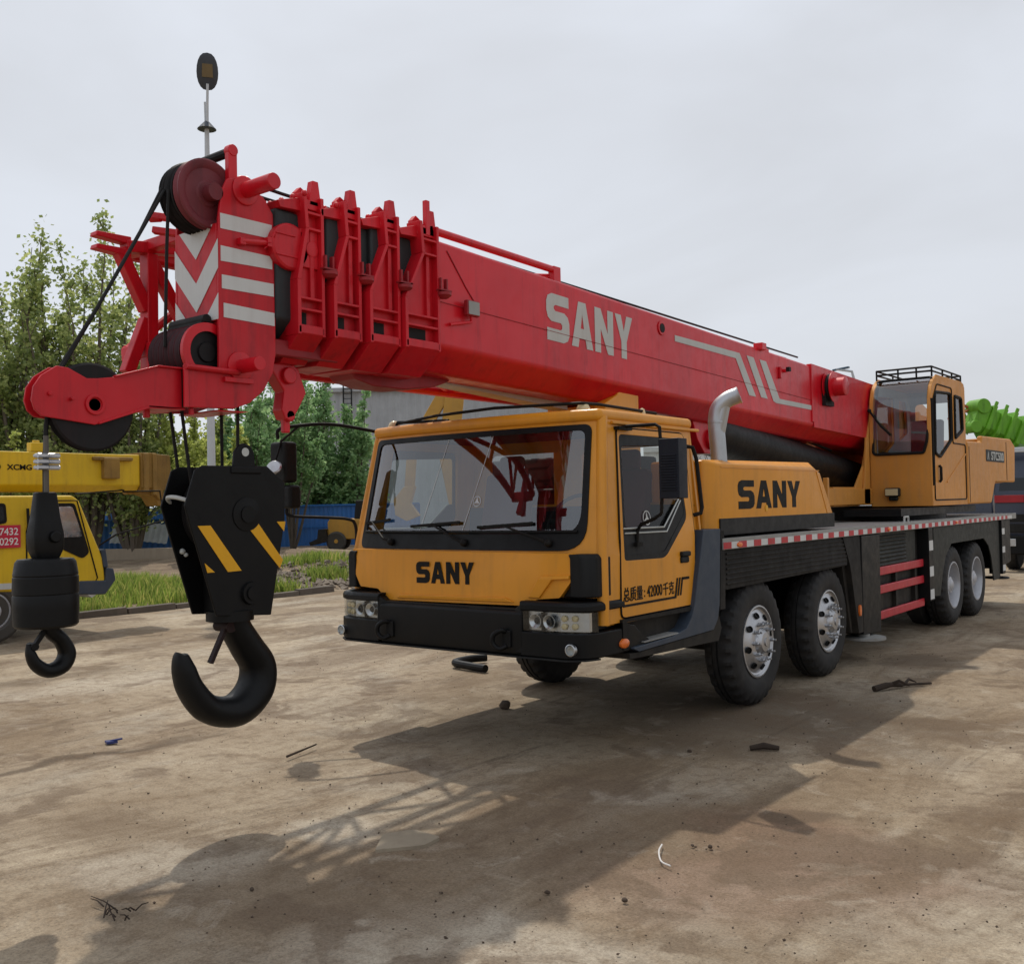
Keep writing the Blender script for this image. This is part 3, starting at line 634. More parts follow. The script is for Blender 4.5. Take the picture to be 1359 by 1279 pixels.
# ---- turntable and superstructure
m = MB(); m.cyl((XB, 9.7, 1.53), (XB, 9.7, 1.72), .95, 40); m.cyl((XB, 9.7, 1.53), (XB, 9.7, 1.62), 1.1, 40); m.box(.4, 1.15, 7.6, 11.5, 1.60, 1.70); sub(m, 'slewing_ring', BLACK, crane)
m = MB(); m.box(.10, .47, 6.3, 8.60, 1.76, 1.98); m.prism([(7.7, 1.75), (11.4, 1.75), (11.6, 3.3), (10.7, 3.5), (9.8, 3.4), (8.75, 3.1), (8.35, 2.3)], 'x', .405, .435); m.prism([(7.7, 1.75), (11.4, 1.75), (11.6, 3.3), (10.7, 3.5), (9.8, 3.2), (8.9, 2.7), (8.3, 2.2)], 'x', -.40, -.36)
m.bar((.75, 6.05, 1.62), (.75, 6.05, 2.1), .06, .06); m.bar((.66, 5.95, 1.62), (.66, 5.95, 2.1), .03, .05); m.box(-.9, .42, 7.2, 8.2, 1.74, 2.0); m.prism([(7.9, 2.5), (8.3, 2.9), (8.36, 2.9), (8.0, 2.45)], 'x', -.9, -.36); m.box(-.95, -.4, 8.0, 8.4, 1.74, 2.85); m.prism([(8.25, 1.9), (8.42, 2.7), (8.5, 2.7), (8.5, 1.75), (8.25, 1.75)], 'x', .435, .47)
sub(m, 'turntable_frame', ORANGE_OLD, crane, bevel=.008)
m = MB(); cw = [(10.52, 1.72), (12.0, 1.72), (12.3, 2.065), (13.80, 2.07), (13.88, 2.72), (13.55, 2.83), (11.48, 2.80), (11.44, 2.70), (10.52, 2.68)]
m.prism(cw, 'x', 1.2, 1.285); m.prism(cw, 'x', -1.25, -1.17); m.prism([(11.5, 2.0), (13.75, 2.08), (13.84, 2.70), (13.5, 2.80), (11.5, 2.76)], 'x', -1.17, 1.2); m.box(-1.17, 1.2, 10.6, 11.9, 1.74, 2.1)
cwt = sub(m, 'counterweight', ORANGE_OLD, crane, bevel=.03, seg=3)
m = MB(); m.box(1.285, 1.290, 13.15, 13.17, 2.1, 2.76); m.box(1.284, 1.289, 10.6, 10.615, 1.75, 2.6); sub(m, 'panel_seam', MARKBLK, cwt)
m = MB(); m.sheet([(0, 0), (1.30, 0), (1.30, .19), (0, .19)], (1.287, 11.68, 2.40), (0, 1, 0), (0, 0, 1), .003); pl_ = sub(m, 'model_plate', GREYGREEN, cwt)
m = MB(); m.text('STC500', (1.291, 12.02, 2.425), (0, 1, 0), (0, 0, 1), .90, .14, .003, .02)
m.sheet([(.07, 0), (.13, .14), (.19, 0), (.165, 0), (.13, .09), (.095, 0)], (1.291, 11.69, 2.425), (0, 1, 0), (0, 0, 1), .003); sub(m, 'lettering', GREYW, cwt)
# operator cab
m = MB()
arc = [(8.62, 1.72), (8.615, 2.4), (8.62, 3.0), (8.65, 3.22), (8.72, 3.38), (8.84, 3.48), (9.0, 3.535)]
al = [0]
for a, b in zip(arc, arc[1:]): al.append(al[-1] + math.dist(a, b))
def arcp(s):
    for i in range(len(al) - 1):
        if s <= al[i + 1] + 1e-6 or i == len(al) - 2:
            t = (s - al[i]) / (al[i + 1] - al[i]); return (arc[i][0] + (arc[i + 1][0] - arc[i][0]) * t, arc[i][1] + (arc[i + 1][1] - arc[i][1]) * t)
def frm(u, s): y, z = arcp(s); return (u, y, z)
TX0, TX1 = .44, 1.275; TL = al[-1]
wh = rpoly([(TX0 + .05, .73), (TX1 - .10, .73), (TX1 - .05, .9), (TX1 - .05, TL - .06), (TX0 + .06, TL - .06)], [.06, .03, .05, .06, .06], 4)
m.panel([(TX0, 0), (TX1, 0), (TX1, TL), (TX0, TL)], [wh], frm, .03, [], al[1:-1] + [al[2] + .1, al[3] + .05], (0, -1, 0))
tw1 = rpoly([(8.82, 3.30), (9.62, 3.335), (9.63, 2.66), (9.02, 2.40), (8.77, 2.45)], [.1, .05, .05, .05, .05], 4); tw2 = rpoly([(9.86, 3.32), (10.24, 3.31), (10.28, 2.83), (9.84, 2.69)], .05, 4)
sp = [(10.5, 1.72), (10.5, 3.45), (10.42, 3.55)] + [(9.0, 3.56)] + [(a + .005, b) for a, b in arc[::-1][1:]]
for x, o_ in ((TX1 - .001, 1), (TX0, -1)): m.panel(sp, [tw1, tw2], lambda u, v: (x, u, v), .03, out=(o_, 0, 0))
m.panel([(TX0, 1.72), (TX1, 1.72), (TX1, 3.5), (TX0, 3.5)], [rrect(TX0 + .1, TX1 - .1, 2.5, 3.3, .06)], lambda u, v: (u, 10.49, v), .03, out=(0, 1, 0))
m.prism([(8.98, 3.53), (9.3, 3.56), (10.3, 3.57), (10.45, 3.54), (10.49, 3.45), (10.3, 3.5), (9.2, 3.51)], 'x', TX0, TX1); m.box(TX0, TX1, 8.63, 10.48, 1.72, 1.80)
tc = sub(m, 'operator_cab', ORANGE_OLD, crane, bevel=.012, seg=2)
m = MB(); m.panel(wh, [], lambda u, s: (frm(u, s)[0], frm(u, s)[1] - .004, frm(u, s)[2] + .003), 0, [], al[1:-1] + [al[2] + .1, al[3] + .05], (0, -1, 0)); sub(m, 'windscreen', GLASS, tc)
m = MB(); m.tube([(frm(u, s)[0], frm(u, s)[1] - .012, frm(u, s)[2] + .004) for u, s in wh + wh[:1]], .02, 6, cap=False)
m.tube([(TX1 + .006, 8.66, 2.0), (TX1 + .006, 8.66, 3.2)], .018, 6)
for w_ in (tw1, tw2): m.tube([(TX1 + .006, a, b) for a, b in w_ + w_[:1]], .022, 6, cap=False)
sub(m, 'window_seal', MARKBLK, tc)
m = MB(); m.panel(tw1, [], lambda u, v: (TX1 + .0, u, v)); m.panel(tw2, [], lambda u, v: (TX1 + .0, u, v)); m.panel(tw1, [], lambda u, v: (TX0, u, v)); parts(m, 'side_window', GLASS_D, tc, recalc=False)
m = MB(); dd = rpoly([(8.72, 1.80), (10.42, 1.80), (10.42, 2.62), (9.72, 2.62), (9.72, 3.42), (8.95, 3.42), (8.74, 3.2)], .05, 3); m.tube([(TX1 + .004, a, b) for a, b in dd + dd[:1]], .010, 5, cap=False); m.tube([(TX1 + .006, 8.95, 2.05), (TX1 + .03, 8.95, 2.08), (TX1 + .03, 8.95, 2.25), (TX1 + .006, 8.95, 2.28)], .02, 6); sub(m, 'door_gap', MARKBLK, tc)
m = MB(); m.tube([(TX1 + .003, 9.35, 2.05), (TX1 + .003, 10.42, 2.48)], .012, 6); sub(m, 'door_rib', ORANGE_OLD, tc)
m = MB(); m.tube([(TX0 + .02, 8.58, 3.08), (TX0 + .18, 8.57, 2.85), (TX0 + .3, 8.59, 2.72)], .016, 6); m.ball((TX0 + .02, 8.58, 3.08), .03); sub(m, 'wiper', MARKBLK, tc)
m = MB()
for z in (3.60, 3.66):
    m.tube([(TX0 + .05, 8.85, z), (TX1 - .03, 8.85, z), (TX1 - .03, 10.4, z), (TX0 + .05, 10.4, z), (TX0 + .05, 8.85, z)], .014, 6)
for x, y in [(TX0 + .05, 8.85), (TX0 + .35, 8.85), (TX0 + .6, 8.85), (TX1 - .03, 8.85), (TX1 - .03, 9.4), (TX1 - .03, 9.9), (TX1 - .03, 10.4), (TX0 + .05, 10.4), (TX0 + .05, 9.6)]: m.tube([(x, y, 3.52), (x, y, 3.66)], .013, 6)
sub(m, 'roof_guard', MARKBLK, tc)
m = MB(); m.box(.66, .86, 8.50, 8.60, 1.86, 1.98); m.box(.70, .82, 8.55, 8.62, 1.80, 1.87); fl = sub(m, 'floodlight', GREYGREEN, tc, bevel=.02); m = MB(); m.box(.675, .845, 8.494, 8.50, 1.875, 1.965); sub(m, 'floodlight_glass', CREAM, tc)
LINING = paint('grey_blue_lining', (.34, .39, .44), .7, 0, (.1, .1, .1), .3, .1)
m = MB(); m.panel([(TX0 + .04, 1.82), (TX1 - .04, 1.82), (TX1 - .04, 3.48), (TX0 + .04, 3.48)], [rrect(TX0 + .12, TX1 - .12, 2.55, 3.28, .06)], lambda u, v: (u, 10.44, v), .01, out=(0, -1, 0)); m.panel([(8.8, 1.82), (10.43, 1.82), (10.43, 3.45), (9.0, 3.45), (8.8, 3.3)], [tw1, tw2], lambda u, v: (TX0 + .05, u, v), .01); sub(m, 'lining', LINING, tc)
m = MB(); m.box(.6, 1.1, 9.4, 9.9, 2.1, 2.25); m.prism([(9.85, 2.2), (10.0, 2.2), (10.1, 3.0), (9.98, 3.0)], 'x', .62, 1.08); m.box(.50, .60, 8.8, 9.3, 1.8, 2.5); sub(m, 'operator_seat', NAVYPL, tc, bevel=.04)
# ---- luffing cylinder
m = MB(); m.tube([(XB, 4.35, 2.62), (XB, 9.2, 2.12)], .25, 28); m.tube([(XB, 4.15, 2.70), (XB, 4.35, 2.68)], .12, 16); m.tube([(.1, 4.5, 2.9), (.1, 5.6, 2.80), (.1, 5.7, 2.78), (.1, 8, 2.52)], .02, 6); m.box(.05, .16, 6.0, 6.12, 2.68, 2.79)
sub(m, 'luffing_cylinder', BLACK, crane)
# ================================================================== BOOM
def bz(y): return -.03 * (y + .3)
def ring(y, h, top, bend, bot, k=.17): return [(XB + a, y, b + bz(y)) for a, b in ((-h, top), (h, top), (h, bend), (h - k, bot), (-h + k, bot), (-h, bend))]
m = MB(); m.loft([ring(-.46, .37, 3.74, 2.985, 2.82), ring(11.2, .37, 3.74, 2.985, 2.82)])
boom = sub(m, 'boom', RED, crane, bevel=.03, seg=4)
BX = XB + .37
S_ = lambda y, z: (y, z + bz(y))
def decal(mb, pts, x=BX + .0015, d=.003): mb.prism([S_(y, z) for y, z in pts], 'x', x, x + d)
m = MB(); m.logo((0, 0, 0), (0, 1, 0), (0, 0, 1), 1, 1, .003, fm=lambda u, v: (BX + .004, .90 + u * 1.36, 3.205 + v * .39 + bz(.90 + u * 1.36) + .02))
sub(m, 'lettering', GREYW, boom)
m = MB()
decal(m, [(3.04, 3.585), (4.50, 3.61), (4.90, 3.17), (4.72, 3.17), (4.40, 3.54), (3.04, 3.525)])
decal(m, [(4.68, 3.61), (4.86, 3.61), (5.22, 3.18), (5.04, 3.18)])
decal(m, [(5.02, 3.61), (5.20, 3.61), (5.56, 3.215), (8.3, 3.265), (8.3, 3.21), (5.46, 3.155), (5.38, 3.17)])
parts(m, 'stripe_mark', GREYW, boom)
m = MB(); m.tube([(BX + .004, y, 3.30 + bz(y)) for y in (-.38, 2, 5, 7)], .0025, 5); m.tube([(BX + .004, y, z) for y, z in ((-.30, 3.68), (-.10, 3.45), (.0, 3.35))], .004, 5); sub(m, 'thin_cable', RED_DULL, boom)
m = MB(); m.box(BX - .05, BX + .018, 6.55, 6.61, 2.82, 3.555); m.prism([S_(6.61, 2.96), S_(11.2, 2.96), S_(11.2, 3.765), S_(6.61, 3.765)], 'x', BX, BX + .012); m.tube([(BX - .1, -.2, 3.755), (BX - .1, 6.6, 3.755 + bz(6.6) - bz(-.2))], .016, 6)
m.box(BX - .06, BX + .05, 5.0, 5.12, 3.56, 3.64); m.box(BX - .2, BX, 5.1, 5.3, 3.555, 3.60); m.box(BX, BX + .05, 5.66, 5.70, 3.36, 3.40); m.box(BX, BX + .03, 5.55, 5.6, 3.28, 3.42)
m.tube([(BX, 2.78, 3.52), (BX + .012, 2.78, 3.52)], .07, 16)
sub(m, 'boom_fitting', RED, boom, bevel=.006)
m = MB(); m.tube([(BX + .012, 2.78, 3.52), (BX + .016, 2.78, 3.52)], .045, 16); m.box(BX + .05, BX + .09, 5.66, 5.72, 3.37, 3.42); parts(m, 'inspection_hole', CABLE, boom)
m = MB(); m.lathe((BX + .012, 7.05, 3.29), (1, 0, 0), [(0, .15), (.02, .19), (.03, .19), (.035, .16), (.10, .16), (.105, .2), (.115, .2), (.12, .12), (.26, .12), (.27, .10), (.27, .001)], 28); hr = sub(m, 'hose_reel', RED, boom)
m = MB(); m.lathe((BX + .012, 7.05, 3.29), (1, 0, 0), [(.04, .165), (.06, .175), (.08, .168), (.098, .175)], 28, cap=False); m.prism([(6.9, 3.05), (7.2, 3.05), (7.2, 3.2), (6.9, 3.2)], 'x', BX + .012, BX + .06); sub(m, 'hose', CABLE, boom)
m = MB()                                  # work lamp beside the collar
m.box(.43, .47, -.16, -.02, 3.23, 3.345); wl = sub(m, 'work_lamp', RED_DULL, boom, bevel=.01)
m = MB(); m.hexa([(.471, -.15, 3.24), (.474, -.15, 3.24), (.474, -.03, 3.24), (.471, -.03, 3.24), (.471, -.15, 3.335), (.474, -.15, 3.335), (.474, -.03, 3.335), (.471, -.03, 3.335)]); sub(m, 'lamp_grille', DECK, boom)
m = MB(); m.tube([(.42, -.30, 3.15), (.42, -.2, 3.17), (.44, -.09, 3.19), (.44, -.09, 3.23)], .012, 6); sub(m, 'lamp_bracket', RED, boom)
# hand rail tubes on top of the base section
m = MB()
for x in (BX - .1, XB - .27): m.tube([(x, -.38, 3.84), (x, 1.15, 3.815)], .03, 10); m.box(x - .03, x + .03, 1.12, 1.22, 3.64, 3.84)
m.tube([(BX - .1, 1.17, 3.75), (BX - .35, .95, 3.76)], .035, 8); parts(m, 'top_rail', RED, boom, bevel=.004)
# sleeves
for y0, y1, h, t in ((-1.0, -.4, .322, 3.70), (-1.35, -.7, .282, 3.69), (-1.72, -1.05, .242, 3.66), (-1.95, -1.4, .185, 3.64)):
    m = MB(); m.loft([ring(y, h, t, 2.98, 2.87, .14) for y in (y0, y1)]); sub(m, 'telescopic_section', SLEEVE, boom, bevel=.02, seg=3)
# collars
for i, (h, yr, yt, ym) in enumerate(((.43, -.455, -.60, -.775), (.395, -.812, -.915, -1.068), (.355, -1.13, -1.232, -1.342), (.315, -1.408, -1.527, -1.60))):
    m = MB(); t, b = 3.76, 2.93
    le = [(yt - .02, t + .06), (yt, 3.60), (ym, 3.27), (ym, b)]
    for s in (1, -1):
        xs = lambda v: XB + s * v
        m.prism(le + [(yr, b), (yr, t + .06)], 'x', xs(h - .070), xs(h - .055))
        for (a, c) in zip(le, le[1:]): m.hexa([(xs(h - .13), a[0] - .015, a[1]), (xs(h), a[0] - .015, a[1]), (xs(h), a[0] + .012, a[1]), (xs(h - .13), a[0] + .012, a[1]), (xs(h - .13), c[0] - .015, c[1]), (xs(h), c[0] - .015, c[1]), (xs(h), c[0] + .012, c[1]), (xs(h - .13), c[0] + .012, c[1])])
        m.box(min(xs(h - .1), xs(h)), max(xs(h - .1), xs(h)), yr - .012, yr + .012, b, t + .05)
        for z, yl in ((3.60, yt), (3.70, yt), (3.16, ym), (3.09, ym), (2.985, ym)): m.box(min(xs(h - .06), xs(h - .004)), max(xs(h - .06), xs(h - .004)), yl, yr, z - .008, z + .008)
        m.box(min(xs(h - .06), xs(h - .03)), max(xs(h - .06), xs(h - .03)), (yt + yr) / 2 - .02, (yt + yr) / 2 + .012, 3.16, 3.6)
        # roller ears on top
        m.prism([(yt - .02, t + .0), (yt + .07, t + .0), (yt + .06, t + .10), (yt + .02, t + .12), (yt - .02, t + .08)], 'x', xs(h - .13), xs(h - .09))
        m.prism([(yr - .08, t), (yr + .02, t), (yr - .005, t + .16), (yr - .05, t + .16)], 'x', xs(h - .08), xs(h - .03))
        for by in (.06, .13): m.ball((xs(h - .035), ym + by + .02, 2.955), .011, 8)
    m.box(XB - h + .03, XB + h - .03, yt - .03, yr, t - .03, t + .03)
    m.prism([(yt - .20, t - .02), (yt - .02, t + .035), (yt - .02, t - .05), (yt - .18, t - .06)], 'x', XB - h + .1, XB + h - .04)
    m.cyl((XB - h + .12, yr + .03, t + .045), (XB + h - .10, yr + .03, t + .045), .045, 12)
    for k in range(6): m.ball((XB - h + .12 + k * .11, yt + .0 - .06, t + .035), .02, 8)
    m.loft([[(XB + a, y, z) for a, z in ((-h, 2.985), (h, 2.985), (h, 2.94), (h - .19, 2.77), (-h + .19, 2.77), (-h, 2.94))] for y in (ym - .01, yr)])
    co = sub(m, 'boom_collar', RED_WORN, boom, bevel=.005)
    m = MB()
    for s in (1, -1): m.box(min(XB + s * (h - .0555), XB + s * (h - .0525)), max(XB + s * (h - .0555), XB + s * (h - .0525)), ym + .03, yr - (.10 if i else .09), 2.997, 3.078)
    parts(m, 'slot', CABLE, boom)
    m = MB(); x = XB + h
    m.box(x - .01, x + .035, yr - .02, yr + .10, 3.36, 3.37); m.box(x - .01, x + .02, yr + .0, yr + .015, 3.37, 3.45); m.box(x - .01, x + .02, yr + .06, yr + .075, 3.37, 3.45); m.lathe((x + .01, yr + .04, 3.35), (0, 0, 1), [(-.04, .03), (-.02, .055), (0, .055), (0, .001)], 12)
    sub(m, 'guide_roller', RED_DULL, boom)
m = MB(); m.box(BX + .0, BX + .035, -.545, -.505, 3.74, 3.985); m.prism([(-.6, 3.74), (-.46, 3.74), (-.47, 3.82), (-.58, 3.80)], 'x', BX - .02, BX + .03); sub(m, 'rope_post', RED, boom, bevel=.004)
m = MB(); m.lathe((.27, -1.63, 3.47), (1, 0, 0), [(-.05, .145), (.03, .145), (.04, .13), (.04, .001)], 32); m.box(.2, .31, -1.56, -1.42, 3.36, 3.60); m.lathe((.305, -1.47, 3.48), (1, 0, 0), [(0, .05), (.012, .05), (.014, .035), (.014, .001)], 20); m.box(.30, .318, -1.75, -1.6, 3.53, 3.542); m.box(.30, .318, -1.75, -1.55, 3.40, 3.412)
sub(m, 'pin_boss', RED_WORN, boom, bevel=.005)
# greasy roller box under the collars
m = MB(); m.prism([(-.98, 2.80), (.10, 2.84), (.02, 2.79), (-.12, 2.745), (-.45, 2.70), (-.75, 2.70), (-.92, 2.735)], 'x', -.14, .10); m.box(-.2, .24, -1.75, -1.2, 2.80, 2.9); sub(m, 'roller_box', RED_DULL, boom, bevel=.01)
# ---- boom head
HP = [(-2.115, 3.55), (-2.09, 3.72), (-2.05, 3.80), (-1.98, 3.825), (-1.79, 3.75), (-1.72, 3.66), (-1.708, 3.45), (-1.715, 2.80), (-1.74, 2.68), (-1.81, 2.57), (-1.91, 2.49), (-2.03, 2.447), (-2.33, 2.437), (-2.33, 2.655), (-2.125, 2.67)]
m = MB()
for x0, x1 in ((.228, .25), (-.19, -.168)): m.prism(HP, 'x', x0, x1)
m.box(-.168, .228, -2.118, -2.10, 2.96, 3.53); m.box(-.168, .228, -2.0, -1.72, 2.72, 3.62); m.box(-.168, .228, -2.1, -2.0, 2.9, 3.45)
head = sub(m, 'boom_head', RED_WORN, boom, bevel=.006)
m = MB()
for x0, x1 in ((.25, .53), ): m.cyl((x0, -1.93, 3.755), (x1, -1.93, 3.755), .048, 18)
m.cyl((.25, -1.98, 2.70), (.44, -1.98, 2.70), .042, 18); m.box(.25, .275, -2.1, -1.9, 2.60, 2.63); m.lathe((.25, -1.93, 3.755), (1, 0, 0), [(0, .09), (.012, .088), (.02, .05)], 20); m.lathe((.25, -1.98, 2.70), (1, 0, 0), [(0, .09), (.012, .088), (.02, .045)], 20)
m.tube([(.275, -1.98, 3.44), (.275, -1.76, 3.47)], .018, 8); m.box(.25, .29, -1.99, -1.95, 3.42, 3.46); m.box(.185, .225, -2.02, -1.96, 3.78, 4.0); m.cyl((.18, -1.99, 3.99), (.23, -1.99, 3.99), .035, 14)
m.prism([(-2.12, 2.44), (-1.9, 2.44), (-1.95, 2.43), (-2.12, 2.43)], 'x', -.17, .23); m.box(.24, .256, -2.36, -2.33, 2.437, 2.655); m.box(.25, .30, -1.80, -1.73, 3.44, 3.50)
for k in range(7): a = k * .9; m.tube([(.29, -1.76, 3.47), (.29 + .03 * math.cos(a), -1.76 + .06 * math.sin(a), 3.47 + .05 * math.cos(a * 2))], .005, 4)
parts(m, 'head_pin', RED, boom, bevel=.004)
m = MB(); m.tube([(.2, -1.99, 3.985), (-.16, -1.99, 3.985)], .028, 10); sub(m, 'guide_roller', CABLE, boom)
# warning stripes
m = MB()
for a, b, c, d in (((-2.105, 3.585), (-1.735, 3.59), (-1.735, 3.505), (-2.105, 3.495)), ((-2.105, 3.395), (-1.735, 3.395), (-1.735, 3.318), (-2.105, 3.305)), ((-2.10, 3.226), (-1.727, 3.23), (-1.727, 3.152), (-2.10, 3.145)), ((-2.09, 3.062), (-1.724, 3.052), (-1.724, 2.972), (-2.09, 2.978))):
    m.prism([a, d, c, b], 'x', .2505, .2535)
def clipx(poly, x0, x1, z0, z1):
    def cl(P, f, g):
        o = []
        for i in range(len(P)):
            a, b = P[i - 1], P[i]
            if f(a) != f(b): o.append(g(a, b))
            if f(b): o.append(b)
        return o
    def ix(v): return lambda a, b: (v, a[1] + (b[1] - a[1]) * (v - a[0]) / (b[0] - a[0]))
    def iz(v): return lambda a, b: (a[0] + (b[0] - a[0]) * (v - a[1]) / (b[1] - a[1]), v)
    for f, g in ((lambda p: p[0] >= x0, ix(x0)), (lambda p: p[0] <= x1, ix(x1)), (lambda p: p[1] >= z0, iz(z0)), (lambda p: p[1] <= z1, iz(z1))):
        poly = cl(poly, f, g)
        if not poly: break
    return poly
for zi, zo in ((3.50, 3.345), (3.20, 3.03), (2.885, 2.73)):
    for s in (1, -1):
        P = clipx([(XB, zo), (XB + s * .5, zo + .54), (XB + s * .5, zi + .54), (XB, zi)], -.185, .245, 2.965, 3.525)
        if len(P) > 2: m.prism(P, 'y', -2.122, -2.119)
parts(m, 'warning_stripe', WHITE, boom)
# sheaves
m = MB()
for i in range(3):
    x = .0 + i * .045; m.lathe((x, -2.13, 3.705), (1, 0, 0), [(-.021, .10), (-.021, .20), (-.015, .205), (0, .175), (.015, .205), (.021, .20), (.021, .10)], 40)
sh = parts(m, 'top_sheave', SHEAVE, boom)
m = MB(); m.lathe((.15, -2.13, 3.705), (1, 0, 0), [(-.03, .08), (-.028, .20), (-.02, .205), (.0, .195), (.03, .205), (.036, .195), (.034, .17), (.02, .15), (.022, .08), (.03, .07), (.03, .001)], 40); m.cyl((-.19, -2.13, 3.705), (.25, -2.13, 3.705), .05, 16)
sub(m, 'top_sheave', SHEAVE_RED, boom)
m = MB()
for i in range(6):
    x = -.12 + i * .052; m.lathe((x, -2.17, 2.77), (1, 0, 0), [(-.026, .064), (-.026, .162), (-.02, .166), (0, .140), (.02, .166), (.026, .162), (.026, .064)], 36)
parts(m, 'bottom_sheave', SHEAVE_DK, boom)
m = MB()
for i in range(6):
    x = -.12 + i * .052; m.lathe((x, -2.17, 2.77), (1, 0, 0), [(-.028, .080), (-.028, .164), (-.022, .168), (-.022, .080)], 36)
parts(m, 'sheave_rim', SHEAVE_RED, boom)
m = MB(); m.lathe((.20, -2.17, 2.77), (1, 0, 0), [(-.012, .12), (-.012, .17), (.014, .17), (.014, .12)], 40, cap=False); sub(m, 'sheave_guard', RED, boom)
m = MB(); m.lathe((.20, -2.17, 2.77), (1, 0, 0), [(-.015, .001), (-.015, .125), (-.008, .125), (-.008, .06), (.004, .055), (.004, .001)], 30); sub(m, 'sheave_hub', SHEAVE, boom)
m = MB(); m.cyl((-.155, -2.16, 2.965), (.19, -2.16, 2.965), .03, 14); m.box(-.15, .19, -2.2, -2.12, 2.93, 2.95); sub(m, 'rope_keeper', CABLE, boom)
# ---- nose arm with auxiliary sheave
NP = [(-3.19, 2.424), (-3.175, 2.375), (-3.14, 2.345), (-2.86, 2.315), (-2.55, 2.42), (-2.32, 2.43), (-2.32, 2.655), (-2.5, 2.652), (-2.75, 2.575), (-2.84, 2.56), (-2.90, 2.555), (-3.0, 2.60), (-3.06, 2.605), (-3.14, 2.55), (-3.18, 2.49)]
m = MB(); m.prism(NP, 'x', .19, .205); m.prism([(y, z) for y, z in NP], 'x', .115, .128)
m.box(-.10, .205, -2.55, -2.32, 2.425, 2.44); m.hexa([(.15, -2.84, 2.318), (.215, -2.84, 2.318), (.215, -2.55, 2.42), (.15, -2.55, 2.42), (.15, -2.84, 2.33), (.215, -2.84, 2.33), (.215, -2.55, 2.435), (.15, -2.55, 2.435)])
m.hexa([(.18, -2.75, 2.572), (.225, -2.75, 2.572), (.225, -2.5, 2.65), (.18, -2.5, 2.65), (.18, -2.75, 2.582), (.225, -2.75, 2.582), (.225, -2.5, 2.66), (.18, -2.5, 2.66)]); m.box(.18, .225, -2.5, -2.3, 2.652, 2.662); m.box(-.15, .2, -2.4, -2.32, 2.44, 2.6)
m.tube([(.205, -2.99, 2.44), (.235, -2.99, 2.44)], .01, 8); m.tube([(.205, -3.1, 2.46), (.22, -3.1, 2.46)], .012, 8)
m.lathe((.205, -2.86, 2.42), (1, 0, 0), [(0, .055), (.012, .055), (.012, .038), (0, .036)], 24); m.cyl((.1, -2.5, 2.38), (.1, -2.5, 2.43), .02, 8); m.cyl((.2, -2.28, 2.40), (.2, -2.28, 2.44), .016, 8); m.cyl((.1, -2.2, 2.68), (.26, -2.35, 2.665), .02, 8); m.cyl((.26, -2.35, 2.665), (.27, -2.0, 2.66), .018, 8)
nose = sub(m, 'nose_arm', RED_WORN, boom, bevel=.004)
m = MB(); m.lathe((.159, -2.86, 2.41), (1, 0, 0), [(-.03, .05), (-.03, .22), (-.022, .232), (-.008, .20), (.008, .20), (.022, .232), (.03, .22), (.03, .05)], 48); sub(m, 'nose_sheave', SHEAVE, boom)
m = MB(); m.box(.206, .21, -2.345, -2.27, 2.44, 2.65); sub(m, 'gap', CABLE, boom)
# hanging red lug behind the head
m = MB(); m.prism([(-1.67, 2.76), (-1.51, 2.80), (-1.43, 2.75), (-1.37, 2.6), (-1.43, 2.50), (-1.47, 2.44), (-1.54, 2.42), (-1.57, 2.48), (-1.55, 2.6), (-1.61, 2.68)], 'x', .02, .12); m.cyl((-.02, -1.52, 2.70), (.15, -1.52, 2.70), .055, 16); m.cyl((.03, -1.50, 2.45), (.12, -1.50, 2.45), .04, 12); m.box(.05, .09, -1.53, -1.48, 2.34, 2.44)
sub(m, 'hook_lug', RED, boom, bevel=.01)
# boom foot bracket (luffing pin) and boom rest on the carrier
m = MB(); m.prism([(3.75, 2.78), (4.5, 2.78), (4.42, 2.5), (4.25, 2.36), (4.05, 2.36), (3.9, 2.5)], 'x', -.12, .18); m.cyl((-.16, 4.18, 2.52), (.22, 4.18, 2.52), .11, 20); sub(m, 'luffing_lug', RED, boom, bevel=.012)
m = MB(); m.box(-.28, .34, 1.9, 2.45, 1.5, 2.55); m.prism([(1.85, 2.55), (2.43, 2.55), (2.43, 2.89), (2.15, 2.93), (2.05, 2.83), (1.85, 2.74)], 'x', .22, .34); m.prism([(1.85, 2.55), (2.43, 2.55), (2.43, 2.89), (2.15, 2.93), (2.05, 2.83), (1.85, 2.74)], 'x', -.30, -.18); m.box(-.25, .3, 1.9, 2.4, 2.6, 2.74); sub(m, 'boom_rest', ORANGE, crane, bevel=.012)
# pale channel under the boom (folded jib tray)
m = MB(); m.prism([(-.45, 2.83), (-.42, 2.855), (1.75, 2.76), (1.75, 2.70)], 'x', -.16, .0); sub(m, 'under_tray', GREYW, boom)
